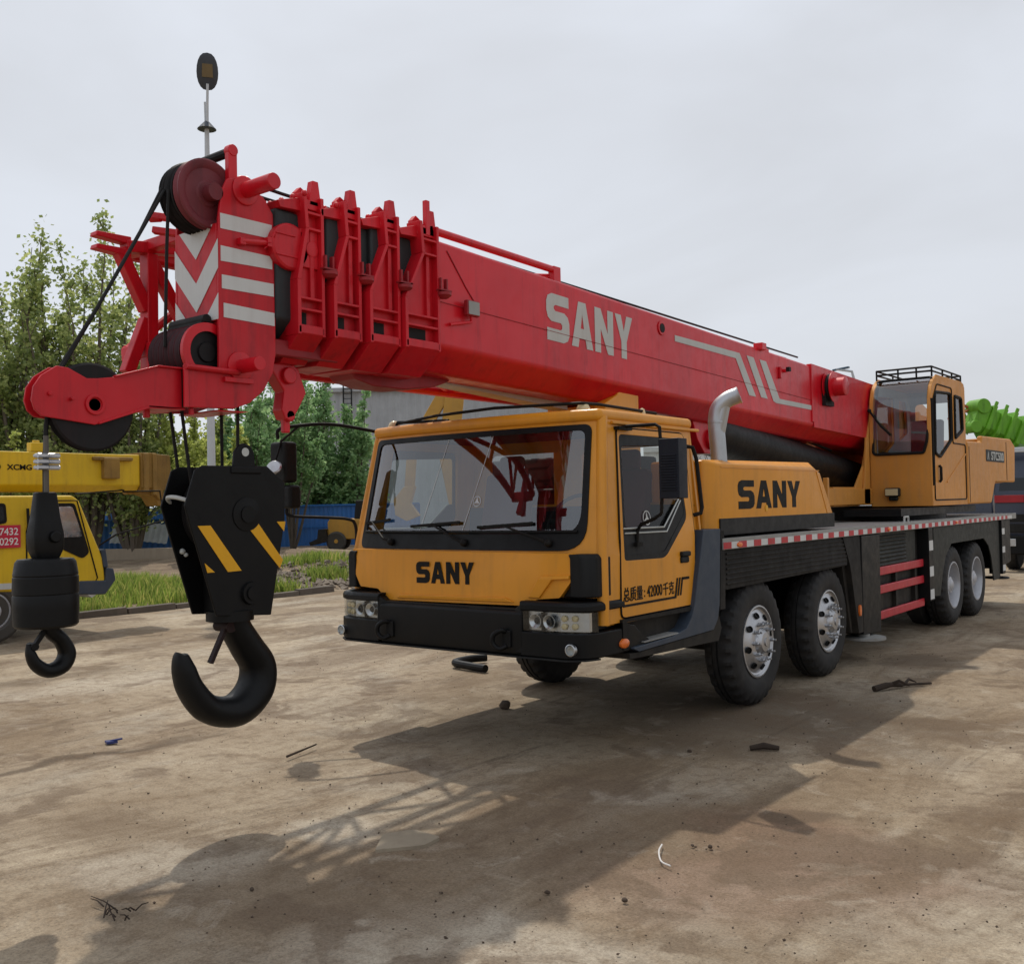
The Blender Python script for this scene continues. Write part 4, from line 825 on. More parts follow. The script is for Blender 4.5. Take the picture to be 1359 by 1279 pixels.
# ---- stowed lattice jib on the far side
m = MB(); JX, JZ = (-.96, -.46), (2.92, 3.58); j0, j1 = -2.0, 5.2
for x in JX:
    for z in JZ: m.tube([(x, j0, z), (x, j1, z + bz(j1) * .3)], .045, 10)
n_ = 9; st = (j1 - j0) / n_
for i in range(n_):
    a, b = j0 + i * st, j0 + (i + 1) * st
    for x in JX: m.tube([(x, a, JZ[i % 2]), (x, b, JZ[1 - i % 2])], .03, 8); m.tube([(x, b, JZ[0]), (x, b, JZ[1])], .026, 8)
    for z in JZ: m.tube([(JX[i % 2], a, z), (JX[1 - i % 2], b, z)], .026, 8)
jib = sub(m, 'lattice_jib', RED_WORN, boom)
m = MB()
def b2(a, b, w=.085, x=-.7): m.bar((x, a[0], a[1]), (x, b[0], b[1]), .075, w, (1, 0, 0))
b2((-1.975, 3.53), (-1.98, 2.70), .10); b2((-2.15, 3.545), (-1.60, 3.62), .10); b2((-2.19, 3.53), (-2.0, 3.16), .075); b2((-2.0, 3.1), (-2.14, 2.74), .075); b2((-1.97, 3.50), (-1.72, 3.10), .07)
for dz in (-.04, .04): m.hexa([(-.74, -2.36, 3.535 + dz), (-.66, -2.36, 3.535 + dz), (-.66, -2.12, 3.52 + dz), (-.74, -2.12, 3.52 + dz), (-.74, -2.35, 3.565 + dz), (-.66, -2.35, 3.565 + dz), (-.66, -2.12, 3.57 + dz), (-.74, -2.12, 3.57 + dz)])
m.bar((-.96, -1.99, 2.9), (-.46, -1.99, 2.9), .07, .09); m.bar((-.96, -1.98, 3.58), (-.3, -1.98, 3.58), .07, .07)
for dz in (0, .09): m.bar((-.40, -2.13, 3.60 + dz), (-.19, -1.95, 3.56 + dz), .06, .04)
m.cyl((-.42, -2.14, 3.68), (-.36, -2.1, 3.68), .03, 12)
sub(m, 'jib_fork', RED_WORN, boom, bevel=.006)
m = MB()
for y in (1.0, 4.6): m.bar((-.46, y, 3.3), (-.33, y, 3.3), .12, .1)
parts(m, 'jib_bracket', RED, boom)
# ---- ropes
m = MB()
m.tube([(.05, -2.34, 3.70), (.055, -2.50, 3.42), (.09, -2.78, 2.95), (.14, -3.04, 2.56)], .0105, 8); m.tube([(.02, -2.335, 3.72), (.03, -2.48, 3.44), (.07, -2.76, 2.97), (.15, -3.02, 2.58)], .0105, 8)
t = [(.145, -2.86 + .222 * math.cos(a), 2.41 + .222 * math.sin(a)) for a in [rad(140 + k * 10) for k in range(6)]]
m.tube(t, .0105, 8); m.tube([t[-1], (.148, -3.09, 2.3), (.15, -3.1, 2.1), (.15, -3.1, 1.95)], .012, 8)
for k in range(9): a = rad(60 + k * 14); 
for x in (.02, .05): m.tube([(x, -2.13 + .2 * math.cos(rad(a)), 3.705 + .2 * math.sin(rad(a))) for a in range(60, 190, 10)], .011, 6)
m.tube([(.09, -2.335, 3.70), (.07, -2.338, 3.4), (.04, -2.34, 2.80)], .010, 8)
for x, y0 in ((-.07, -2.29), (.04, -2.285), (.02, -1.95), (.15, -1.92)): m.tube([(x, y0, 2.80), (x + .0, (y0 - 1.95) / 2 + (.0 if y0 > -2.2 else -.06), 2.0)], .010, 8)
for x in (-.1, .06): m.tube([(x, -2.10, 3.905), (x, -1.5, 3.88), (x, -.5, 3.86)], .012, 6); m.tube([(x, -.5, 3.86), (x, 7, 3.72)], .012, 6)
parts(m, 'hoist_rope', CABLE, crane)

# ================================================================== HOOK BLOCK
hb = thing('hook_block', 'large black hook block with yellow diagonal stripes hanging below the boom head', 'hook block', (.08, -1.95, .55))
CH = [(-2.21, 2.115), (-1.755, 2.12), (-1.62, 2.02), (-1.625, 1.79), (-1.74, 1.215), (-2.13, 1.245), (-2.33, 1.885), (-2.26, 2.09)]
for s in (0, 1):
    m = MB(); m.prism(CH, 'x', .185 - s * .235, .20 - s * .235); cp = part(m, 'cheek_plate', BLACK, hb, bevel=.006)
    x = .2005 if not s else -.1455 - .0035
    if not s:
        m = MB()
        for P in ([(-2.25, 1.77), (-2.165, 1.77), (-1.955, 1.498), (-2.05, 1.496)], [(-1.925, 1.775), (-1.83, 1.775), (-1.648, 1.545), (-1.672, 1.495)], [(-2.207, 1.556), (-2.14, 1.50), (-2.19, 1.50)], [(-1.69, 1.78), (-1.624, 1.78), (-1.636, 1.72)]): m.prism(P, 'x', x, x + .003)
        parts(m, 'warning_stripe', YELMARK, hb)
        m = MB(); m.lathe((.20, -1.91, 1.83), (1, 0, 0), [(0, .10), (.006, .10), (.008, .08), (.012, .05), (.02, .05), (.02, .001)], 28); m.lathe((.20, -1.89, 1.36), (1, 0, 0), [(0, .07), (.02, .065), (.02, .04), (.03, .04), (.03, .001)], 24)
        parts(m, 'axle_cap', BLACK, hb)
m = MB(); m.prism([(-2.0, 2.10), (-1.84, 2.10), (-1.85, 2.20), (-1.88, 2.24), (-1.92, 2.255), (-1.96, 2.24), (-1.99, 2.20)], 'x', .175, .205); m.box(.165, .21, -2.02, -1.80, 2.07, 2.115)
# the eye
lug = part(m, 'lifting_eye', BLACK, hb, bevel=.01); 
m = MB(); m.lathe((.2055, -1.918, 2.20), (1, 0, 0), [(0, .001), (0, .026), (.002, .026), (.002, .001)], 16); m.lathe((.1745, -1.918, 2.20), (-1, 0, 0), [(0, .001), (0, .026), (.002, .026), (.002, .001)], 16); parts(m, 'eye_hole', GREYW, hb)
m = MB()
for i in range(3):
    x = .005 + i * .07; m.lathe((x, -1.95, 1.85), (1, 0, 0), [(-.03, .08), (-.03, .255), (-.018, .26), (0, .22), (.018, .26), (.03, .255), (.03, .08)], 40)
m.cyl((-.045, -1.95, 1.85), (.19, -1.95, 1.85), .06, 16); parts(m, 'block_sheave', SHEAVE, hb)
m = MB(); m.box(-.034, .185, -2.06, -1.8, 1.24, 1.5); m.cyl((-.04, -1.93, 1.36), (.18, -1.93, 1.36), .09, 20); m.box(-.034, .185, -2.0, -1.75, 2.05, 2.10); parts(m, 'crosshead', BLACK, hb, bevel=.01)
m = MB(); m.tube(bez([(-.05, -2.26, 1.90), (0, -2.31, 1.935), (.10, -2.32, 1.935), (.19, -2.28, 1.91)], 5), .012, 6); m.ball((-.025, -2.20, 1.62), .018, 10); m.ball((-.02, -2.18, 1.60), .014, 10); parts(m, 'rope_guard', GREYW, hb)
m = MB()
HX = .085
sp_ = bez([(HX, -1.945, 1.25), (HX, -1.915, 1.15), (HX, -1.840, 1.03), (HX, -1.760, .90), (HX, -1.790, .755), (HX, -1.930, .66), (HX, -2.115, .70), (HX, -2.230, .83), (HX, -2.275, .95), (HX, -2.293, 1.03), (HX, -2.293, 1.045)], 6)
rk = [.11, .115, .125, .135, .14, .135, .115, .10, .085, .055, .03]
rr = []
for i in range(len(sp_)):
    f_ = i / 6; k = min(9, int(f_)); rr.append(rk[k] + (rk[k + 1] - rk[k]) * (f_ - k))
m.tube(sp_, rr, 20, sx=.72); m.cyl((HX, -1.955, 1.2), (HX, -1.955, 1.26), .14, 24); part(m, 'hook', BLACK, hb, ang=60)
m = MB(); m.bar((HX + .04, -2.01, 1.18), (HX + .04, -2.125, .97), .035, .022); m.cyl((HX - .06, -2.0, 1.17), (HX + .08, -2.0, 1.17), .035, 12); RUSTY = paint('rusty_black', (.02, .011, .011), .6, 0, (.05, .02, .015), .5, .2); part(m, 'safety_latch', RUSTY, hb)
# ================================================================== AUXILIARY HOOK
ah = thing('hook_ball', 'small black hook under a round headache ball hanging from the nose sheave', 'hook', (.15, -3.10, 1.0))
ax_ = (.15, -3.10)
m = MB(); m.lathe((*ax_, 1.29), (0, 0, 1), [(0, .05), (0, .14), (.012, .152), (.10, .155), (.155, .155), (.165, .151), (.17, .155), (.25, .153), (.256, .149), (.262, .152), (.325, .142), (.34, .13), (.345, .05)], 40); part(m, 'ball_weight', BLACK, ah)
m = MB(); m.loft([[(ax_[0] + a, ax_[1] + b, z) for a, b in rrect(-w / 2, w / 2, -d / 2, d / 2, .02, 3)] for z, w, d in ((1.63, .09, .11), (1.68, .11, .15), (1.75, .11, .155), (1.83, .09, .13), (1.88, .08, .12), (1.965, .07, .10))]); m.cyl((.08, ax_[1] + .02, 1.74), (.225, ax_[1] + .02, 1.74), .03, 12); part(m, 'wedge_socket', BLACK, ah, bevel=.008)
m = MB()
for z in (2.09, 2.12, 2.15): m.tube([(ax_[0] + .035 * math.cos(a), ax_[1] + .045 * math.sin(a), z) for a in [rad(k * 30) for k in range(13)]], .011, 6); m.cyl((ax_[0] + .03, ax_[1] - .05, z), (ax_[0] + .03, ax_[1] + .06, z), .013, 6)
parts(m, 'rope_clip', STEEL, ah)
m = MB(); m.tube([(ax_[0] + .015, ax_[1], 1.94), (ax_[0] + .015, ax_[1], 2.25)], .013, 6); m.tube([(ax_[0] - .012, ax_[1] + .01, 1.94), (ax_[0] - .012, ax_[1] + .012, 2.12)], .013, 6); parts(m, 'rope', ROPE_OLD, ah)
m = MB(); hs = bez([(.16, -3.085, 1.31), (.16, -3.075, 1.26), (.16, -3.030, 1.215), (.16, -3.000, 1.145), (.16, -3.030, 1.085), (.16, -3.100, 1.07), (.16, -3.160, 1.11), (.16, -3.185, 1.165), (.16, -3.195, 1.215)], 5)
rk = [.05, .05, .05, .055, .055, .048, .042, .033, .014]; rr = []
for i in range(len(hs)):
    f_ = i / 5; k = min(7, int(f_)); rr.append(rk[k] + (rk[k + 1] - rk[k]) * (f_ - k))
m.tube(hs, rr, 14, sx=.75); part(m, 'hook', BLACK, ah, ang=60)
m = MB(); m.bar((.16, -3.115, 1.27), (.16, -3.175, 1.19), .025, .02); m.cyl((.13, -3.175, 1.2), (.19, -3.175, 1.2), .02, 8); part(m, 'safety_latch', BLACK, ah)
# ================================================================== BACKGROUND MATERIALS
YEL = paint('weathered_yellow_paint', (.66, .44, .014), .45, .1, (.22, .10, .03), .55, .15)
YEL_RUST = paint('rusty_yellow_paint', (.26, .15, .03), .65, 0, (.06, .03, .018), .9, .4)
LOADER = paint('dull_yellow_paint', (.48, .26, .04), .5, .05, (.2, .14, .08), .5, .2)
BLUE = paint('blue_sheet_steel', (.02, .135, .42), .45, .1, (.1, .14, .2), .4, .2)
TARP = paint('grey_roof_sheet', (.30, .33, .37), .6, 0, (.14, .13, .12), .5, .2)
CONC = paint('pale_concrete', (.33, .27, .20), .85, 0, (.16, .12, .08), .6, .2)
KERB = paint('dirty_kerb_stone', (.12, .10, .08), .85, 0, (.05, .04, .03), .6, .25)
SIDING = paint('grey_corrugated_siding', (.36, .375, .39), .55, 0, (.12, .12, .12), .4, .1)
NAVY = paint('navy_truck_paint', (.022, .03, .055), .3, .4, (.09, .08, .07), .3, .15)
GREEN = paint('bright_green_paint', (.13, .36, .015), .5, .05, (.02, .06, .012), .9, .35)
GREEN_PALE = paint('faded_green_paint', (.14, .26, .09), .5, .05, (.06, .1, .04), .5, .2)
ORNG_RED = paint('orange_red_paint', (.40, .10, .05), .5, .05, (.15, .05, .03), .5, .2)
REDSIGN = paint('red_sign_plate', (.50, .02, .05), .45, 0, (.2, .05, .05), .3, .1)
SIGNWHT = paint('white_sign_lettering', (.7, .68, .66), .6, 0, (.4, .3, .3), .2, .05)
POLE = paint('white_pole_paint', (.50, .53, .56), .45, .05, (.25, .24, .22), .4, .1)
LAMPHD = paint('dark_lamp_head', (.045, .055, .07), .4, .1, (.03, .03, .03), .3, .2)
LED = paint('amber_led_panel', (.16, .12, .06), .4, .2, (.06, .05, .03), .4, .1)
LAMPBL = paint('blue_grey_lamp_head', (.05, .10, .16), .4, .1, (.03, .03, .03), .3, .2)
BARK = paint('pale_bark', (.14, .115, .09), .9, 0, (.05, .04, .03), .8, .3, bstr=.3)
BARK_D = paint('dark_bark', (.11, .09, .07), .9, 0, (.03, .025, .02), .8, .3, bstr=.3)
TWIGM = paint('dry_wood', (.045, .032, .024), .9, 0, (.02, .015, .012), .6, .3)
LEAF_A = leafmat('poplar_leaves', (0.186, 0.248, 0.085), (0.419, 0.496, 0.171), 0.6, (0.651, 0.682, 0.279))
LEAF_B = leafmat('dense_green_leaves', (0.145, 0.268, 0.109), (0.304, 0.493, 0.217), 0.6, (0.464, 0.638, 0.304))
LEAF_C = leafmat('yellow_green_leaves', (0.243, 0.297, 0.068), (0.486, 0.553, 0.135), 0.6, (0.648, 0.675, 0.216))
GRASSM = leafmat('grass_blades', (0.128, 0.2, 0.035), (0.304, 0.4, 0.072), 0.6, (0.544, 0.496, 0.16))

# ================================================================== YELLOW TRUCK CRANE
yt = thing('yellow_truck_crane', 'old yellow truck crane with rusty boom parked at the left edge of the yard', 'truck crane', (-10.75, 1.3, 0))
SX = -9.6
m = MB(); side = [(-.8, .9), (2.62, .62), (2.74, .80), (2.70, 1.16), (2.32, 2.06), (2.22, 2.14), (-.8, 2.14)]
m.prism(side, 'x', -11.9, SX); yc = part(m, 'cab', YEL, yt, bevel=.04, seg=3)
m = MB(); wd = rpoly([(1.75, 2.02), (2.24, 2.02), (2.47, 1.25), (2.36, 1.16), (1.78, 1.45)], .05, 3); m.panel(wd, [], lambda u, v: (SX + .012, u, v), .02); part(m, 'window_trim', MARKBLK, yc)
m = MB(); m.panel(rpoly([(1.80, 1.97), (2.20, 1.97), (2.36, 1.5), (1.82, 1.5)], .04, 3), [], lambda u, v: (SX + .016, u, v)); part(m, 'window', MIRROR, yc)
m = MB(); m.panel(rpoly([(.9, 2.03), (1.20, 2.03), (1.22, 1.74), (.9, 1.70)], .05, 3), [], lambda u, v: (SX + .008, u, v), .02); part(m, 'rear_window', MARKBLK, yc)
m = MB(); m.panel(rpoly([(.94, 1.99), (1.16, 1.99), (1.18, 1.78), (.94, 1.74)], .04, 3), [], lambda u, v: (SX + .012, u, v)); part(m, 'window', TINT, yc)
m = MB(); dl = [(1.5, .92), (2.5, .70), (2.60, .85), (2.28, 2.06), (1.62, 2.06), (1.5, 1.6)]; m.tube([(SX + .004, a, b) for a, b in dl + dl[:1]], .012, 5, cap=False); m.tube([(SX + .05, 1.5, 1.95), (SX + .05, 1.52, 1.4)], .02, 6); part(m, 'door_gap', MARKBLK, yc)
m = MB(); m.text('QY8', (SX + .012, 2.02, .93), (0, 1, 0), (0, 0, 1), .22, .10, .004, .01); part(m, 'lettering', YEL_RUST, yc)
m = MB(); m.box(SX + .01, SX + .03, .7, 1.402, 1.38, 1.71); sg = part(m, 'phone_sign', REDSIGN, yt)
m = MB(); m.text('17432', (SX + .032, 1.05, 1.565), (0, 1, 0), (0, 0, 1), .315, .105, .004, .008); m.text('10292', (SX + .032, 1.05, 1.42), (0, 1, 0), (0, 0, 1), .315, .105, .004, .008); part(m, 'lettering', SIGNWHT, sg)
m = MB(); m.prism([(2.2, .62), (2.72, .58), (2.90, .80), (2.86, .98), (2.74, 1.0), (2.72, .80), (2.3, .82)], 'x', -11.9, SX + .03); m.prism([(2.70, 1.0), (2.78, 1.0), (2.74, 1.30), (2.66, 1.28)], 'x', -11.8, SX + .02); part(m, 'bumper', SLATE, yt, bevel=.02)
m = MB(); m.prism([(-.8, .92), (2.2, .84), (2.64, .62), (2.5, .55), (2.2, .76), (-.8, .82)], 'x', -11.8, SX + .01); part(m, 'side_skirt', GREYW, yt)
m = MB(); m.box(-11.6, SX - .3, -3, 2.4, .5, 1.1); m.box(-11.6, SX + .01, -3, .9, 1.05, 1.25); m.box(-11.6, SX - .02, -3, 1.0, .9, 1.06); part(m, 'chassis', CHASSIS, yt)
for x, s in ((SX - .02, 1), (-11.88, -1)):
    m = MB(); m.lathe((x, 1.02, .47), (s, 0, 0), [(-.24, .26), (-.24, .42), (-.21, .465), (-.03, .465), (0, .42), (0, .30), (-.03, .27)], 48); w = part(m, 'wheel', RUBBER_DUSTY, yt)
    m = MB(); m.lathe((x, 1.02, .47), (s, 0, 0), [(-.03, .27), (-.02, .25), (-.07, .22), (-.06, .14), (.0, .12), (.03, .08), (.03, .001)], 32, cap=False); part(m, 'rim', RIMSIL, w)
m = MB(); bs = lambda y, h=.30: [(-10.5 + a, y, 2.53 + b) for a, b in ((-h, h), (h, h), (h, -h + .09), (h - .1, -h - .02), (-h + .1, -h - .02), (-h, -h + .09))]
m.loft([bs(-3.5), bs(3.72)]); yb = part(m, 'boom', YEL, yt, bevel=.02)
m = MB(); m.text('XCMG', (-10.196, 1.50, 2.545), (0, 1, 0), (0, 0, 1), .38, .085, .004, .02); m.lathe((-10.196, 1.36, 2.59), (1, 0, 0), [(0, .001), (0, .05), (.004, .05), (.004, .001)], 16); part(m, 'lettering', MARKBLK, yb)
m = MB(); m.box(-10.22, -10.12, 2.86, 3.55, 2.72, 2.78); m.box(-10.21, -10.1, 3.02, 3.30, 2.42, 2.76); m.box(-10.22, -10.13, 3.75, 3.85, 2.2, 2.86); m.box(-10.22, -10.13, 3.92, 4.0, 2.15, 2.86); part(m, 'boom_bracket', YEL_RUST, yb, bevel=.015)
m = MB(); m.loft([bs(3.72, .34), bs(4.0, .34)]); part(m, 'boom_collar', YEL_RUST, yb, bevel=.01)
m = MB(); m.prism([(3.98, 2.86), (4.30, 2.84), (4.33, 2.3), (4.16, 2.22), (4.1, 2.05), (4.0, 2.15)], 'x', -10.72, -10.2); m.prism([(3.7, 2.22), (4.2, 2.22), (4.24, 1.98), (4.10, 1.96), (4.0, 2.12)], 'x', -10.66, -10.25); part(m, 'boom_head', YEL_RUST, yb, bevel=.02)
m = MB(); m.box(-10.4, -10.25, 1.9, 2.12, 2.84, 2.98); m.box(-10.35, -10.3, 1.96, 2.06, 2.98, 3.02); part(m, 'work_lamp', YEL, yb, bevel=.01)
m = MB(); m.tube([(SX + .02, 2.62, 1.35), (SX + .25, 2.78, 1.52), (SX + .28, 3.6, 1.72), (SX + .25, 3.55, 2.2), (-10.2, 3.4, 2.21)], .014, 6); m.tube([(SX - .1, 2.3, 2.16), (-10.3, 3.5, 2.24)], .012, 6); part(m, 'mirror_arm', MARKBLK, yt)

# ================================================================== TREES
def leaf_mesh(pts, size, seed, fold=.25):
    r = random.Random(seed); vs = []; fs = []
    for p in pts:
        s = size * r.uniform(.6, 1.25); a = V((r.gauss(0, 1), r.gauss(0, 1), r.gauss(0, .7))).normalized(); b = a.cross(V((r.gauss(0, 1), r.gauss(0, 1), r.gauss(0, 1)))).normalized()
        i = len(vs); q = a * s * .5; w = b * s * .36
        vs += [p - q, p + w, p + q, p - w]; fs.append((i, i + 1, i + 2, i + 3))
    me = bpy.data.meshes.new('crown'); me.from_pydata([tuple(v) for v in vs], [], fs); return me
def tree(name, label, loc, h, seed, leafm, bark=BARK, stems=5, spread=.16, n_leaf=4500, size=.2, start=.12, group=None, up=1.0, width=.13, spire=True, cat='tree'):
    r = random.Random(seed); t = thing(name, label, cat, loc, group, local=True)
    m = MB(); pts = []; base = V((0, 0, -.1)); twigs = []
    for k in range(stems):
        a = k * 2 * math.pi / stems + r.uniform(-.4, .4); lean = spread * h * r.uniform(.3, 1.0) * (0 if stems == 1 else 1); hh = h * (1 if k == 0 else r.uniform(.72, .97))
        top = V((math.cos(a) * lean, math.sin(a) * lean, hh)); P = []
        for i in range(9):
            f = i / 8; P.append(base + V((top.x * f ** .8, top.y * f ** .8, top.z * f)) + V((r.gauss(0, .02), r.gauss(0, .02), 0)) * h * .35 * f * (1 - f * .5))
        r0 = h * .011 * (1.6 if stems == 1 else 1); m.tube(P, [max(.012, r0 * (1 - i / 8) ** .9) for i in range(9)], 6)
        nb = int(14 + 9 * (stems == 1) * 2)
        for j in range(nb):
            f = start + (1 - start) * (j + r.random()) / nb; i = min(7, int(f * 8)); p = P[i].lerp(P[i + 1], f * 8 - i)
            L = h * width * (1.15 - f * .95) * r.uniform(.6, 1.25) * (2.0 if stems == 1 else 1.25); an = r.uniform(0, 6.283)
            d = V((math.cos(an), math.sin(an), up * r.uniform(.5, 1.3))).normalized(); q = p + d * L + V((0, 0, L * .15))
            m.tube([p, p.lerp(q, .55) + V((0, 0, -.02 * L)), q], [h * .0035 * (1.1 - f), h * .002, .008], 4); twigs.append((p, q, L))
            for _ in range(3):
                g = r.uniform(.35, .9); p2 = p.lerp(q, g); d2 = (d + V((r.gauss(0, .7), r.gauss(0, .7), r.gauss(.1, .5)))).normalized(); q2 = p2 + d2 * L * .5; twigs.append((p2, q2, L * .5))
        if spire: twigs.append((P[7], P[8] + V((0, 0, h * .03)), h * .08))
    tot = sum(L for _, _, L in twigs); 
    for p, q, L in twigs:
        for _ in range(max(1, int(n_leaf * L / tot))):
            g = r.uniform(.1, 1.05); sp = .05 * h * .25 + L * .10
            pts.append(p.lerp(q, g) + V((r.gauss(0, sp), r.gauss(0, sp), r.gauss(0, sp))) * (1.1 - .5 * g))
    part(m, 'trunk', bark, t, recalc=False)
    if n_leaf:
        me = leaf_mesh(pts, size, seed); me.materials.append(leafm); c = bpy.data.objects.new('crown', me); COL.objects.link(c); c.parent = t
    return t
G1 = 'poplars along the left edge of the yard'
POP = [('tall loose poplar with bare shoots at its top, standing left of the boom head', -30.9, 14.2, 12.9, 1), ('bushy light green poplar at the far left edge of the picture', -33.8, 11.7, 12.8, 2),
       ('lower poplar seen directly under the slanting rope', -29.6, 15.2, 9.9, 3), ('leafy poplar standing behind the nose sheave', -32.3, 12.9, 11.6, 4), ('thin poplar just right of the lattice jib fork', -28.0, 17.3, 6.2, 5)]
for lab, x, y, h, sd in POP:
    tree('poplar_tree', lab, (x, y, -.1), h, sd, LEAF_A, BARK, 10 if sd != 5 else 4, .22, 13500 if sd != 5 else 4500, .20, .15, G1, 1.7, .10)
G2 = 'green trees behind the hook block'
for lab, x, y, h, sd, n, lm, sz in (('dense green poplar left of the grey warehouse', -33.5, 27.6, 9.6, 11, 9000, LEAF_B, .23), ('shorter dense green poplar beside the warehouse corner', -31.7, 28.6, 7.6, 12, 7000, LEAF_B, .23), ('dense green poplar behind the left mirror', -35.5, 25.9, 8.6, 13, 8000, LEAF_B, .23), ('green poplar right of the white lamp pole', -29.5, 19.7, 6.6, 14, 7000, LEAF_B, .2)):
    tree('poplar_tree', lab, (x, y, -.1), h, sd, lm, BARK_D, 7, .14, int(n * 1.3), sz, .05, G2, 1.6, .15)
for lab, x, y, h, sd, n, lm, sz in (('green tree low behind the hook block lifting eye', -27.5, 16.2, 5.6, 15, 7000, LEAF_C, .2), ('green tree between the lamp pole and the left mirror', -25.6, 17.6, 6.0, 16, 7000, LEAF_B, .2), ('green tree directly behind the boom head lug', -31.0, 24.0, 7.2, 17, 7500, LEAF_B, .22), ('pale green tree farther behind the yellow boom tip', -38.0, 19.5, 7.0, 18, 7000, LEAF_C, .24)):
    tree('leafy_tree', lab, (x, y, -.1), h, sd, lm, BARK_D, 7, .2, int(n * 1.0), sz * .9, .40, G2, 1.2, .18, False)
G3 = 'yellow green willows behind the yellow boom'
for lab, x, y, h, sd in (('yellow green willow above the rusty tip of the yellow boom', -23.9, 14.3, 4.8, 21), ('yellow green willow between the rope falls and the lamp pole', -21.2, 13.4, 4.6, 22), ('willow behind the yellow truck cab roof', -27.0, 9.0, 4.6, 24)):
    tree('willow_tree', lab, (x, y, -.1), h, sd, LEAF_C, BARK_D, 7, .24, 6000, .14, .55, G3, 1.1, .13, False)
for i, (x, y, h, lab) in enumerate(((-28.2, 57.2, 6.6, 'bare tree seen left in the gap under the boom'), (-26.2, 59, 7.0, 'bare tree seen in the middle of the gap under the boom'), (-24.2, 60.4, 6.2, 'bare tree seen right in the gap under the boom'), (-22.6, 62, 5.8, 'small bare tree close to the operator cab'))):
    tree('bare_tree', lab, (x, y, 0), h, 40 + i, LEAF_A, BARK_D, 6, .3, 0, .1, .1, 'bare trees beyond the boom', 1.2, .2, cat='bare tree')

# ================================================================== STREET LAMPS
lp = thing('street_lamp', 'tall pale street lamp with dark oval head rising behind the boom head', 'street lamp', (-13.75, 7.62, 0))
m = MB(); bx_, by_ = -13.75, 7.62; m.tube([(bx_, by_, 0), (bx_, by_, 4), (bx_, by_, 10.0), (bx_, by_, 10.6)], [.10, .085, .055, .05], 16); m.cyl((bx_, by_, 0), (bx_, by_, .04), .2, 20); m.tube([(bx_ + .02, by_, 10.2), (bx_ + .06, by_ - .02, 11.0), (bx_ + .12, by_ - .05, 11.4)], .03, 10); m.cyl((bx_ - .03, by_, 10.5), (bx_ - .05, by_, 11.05), .03, 8)
for z in (9.6, 9.75): m.cyl((bx_, by_, z), (bx_, by_, z + .03), .085, 12)
part(m, 'pole', POLE, lp)
d = V((5.08, -5.57, 0)) - V((bx_, by_, 0)); d.z = 0; d.normalize(); rt = V((-d.y, d.x, 0))
def head(c, up, rt, W, H, n=20):
    out = []
    for k in range(n):
        t = 2 * math.pi * k / n; s_, q = math.sin(t), math.cos(t); w = W * (.5 if q > 0 else .5) * abs(s_) ** .8 * (1 if s_ > 0 else -1); out.append(c + rt * w + up * (q * H * .5) * (1.0 if q > 0 else .92))
    return out
c = V((bx_ + .12, by_ - .05, 11.66)); tilt = (V((0, 0, 1)) * .92 + d * .38).normalized(); nrm = rt.cross(tilt).normalized()
m = MB(); m.loft([head(c + nrm * o, tilt, rt, .47 * s, .82 * s) for o, s in ((-.05, .8), (-.02, 1), (.02, 1), (.04, .86))]); hd = part(m, 'lamp_head', LAMPHD, lp)
sg_ = 1 if nrm.dot(V((5.08, -5.57, 1.85)) - c) > 0 else -1
m = MB(); P = [c + nrm * (.045 * sg_) + rt * a + tilt * b for a, b in ((-.12, -.1), (.12, -.1), (.11, .18), (-.11, .18))]; Q = [p + nrm * .012 * sg_ for p in P]; m.hexa(P + Q); part(m, 'led_panel', LED, hd)
m = MB(); c2 = V((bx_, by_, 10.42)); m.loft([[c2 + rt * a * .21 * (1 - j * .28) + d * b * .21 * (1 - j * .28) + V((0, 0, j * .065)) for a, b in [(math.cos(k * math.pi / 8), math.sin(k * math.pi / 8)) for k in range(16)]] for j in range(4)]); part(m, 'siren_horn', LAMPHD, lp)
lq = thing('street_lamp', 'distant street lamp showing only its blue grey head above the boom', 'street lamp', (-10.2, 39.4, 0))
m = MB(); m.tube([(-10.2, 39.4, 0), (-10.2, 39.4, 7), (-10.3, 39.3, 7.6), (-10.9, 38.9, 7.72)], [.1, .08, .06, .05], 10); part(m, 'pole', POLE, lq)
m = MB(); m.loft([[(-10.9 + a * .8, 38.95 + a * .5 + b * .1, 7.69 + a * .16 + c_) for b, c_ in ((-1, -.03), (1, -.03), (1, .05), (-1, .05))] for a in (-.15, .3, .62)]); part(m, 'lamp_head', LAMPBL, lq, bevel=.02)

# ================================================================== FENCE, WALL, SHEETS, WAREHOUSE
def corrugated(m, a, b, z0, z1, pitch=.22, dep=.05):
    a, b = V(a), V(b); L = (b - a).length; d = (b - a) / L; nn = V((-d.y, d.x, 0)); n = int(L / pitch * 2)
    lo = []; hi = []
    for i in range(n + 1):
        p = a + d * (L * i / n) + nn * (dep if (i // 1) % 2 else 0); lo.append(m.bm.verts.new((p.x, p.y, z0))); hi.append(m.bm.verts.new((p.x, p.y, z1)))
    for i in range(n): m.face([lo[i], lo[i + 1], hi[i + 1], hi[i]])
fn = thing('blue_fence', 'blue corrugated sheet fence along the far side of the dirt lot', 'fence', (-36, 23, 0))
m = MB(); corrugated(m, (-46, 15.2), (-28.2, 29.6), -.3, 2.0) if 0 else corrugated(m, (-46, 15.2, 0), (-28.2, 29.6, 0), -.3, 2.02); part(m, 'sheet_panel', BLUE, fn, recalc=False, ang=10)
m = MB(); m.bar((-46, 15.15, 2.03), (-28.2, 29.55, 2.03), .1, .08); m.bar((-46, 15.1, 1.0), (-28.2, 29.5, 1.0), .05, .06); part(m, 'rail', BLUE, fn)
f2 = thing('blue_fence', 'nearer blue sheet fence low behind the yellow truck nose', 'fence', (-32, 16, 0))
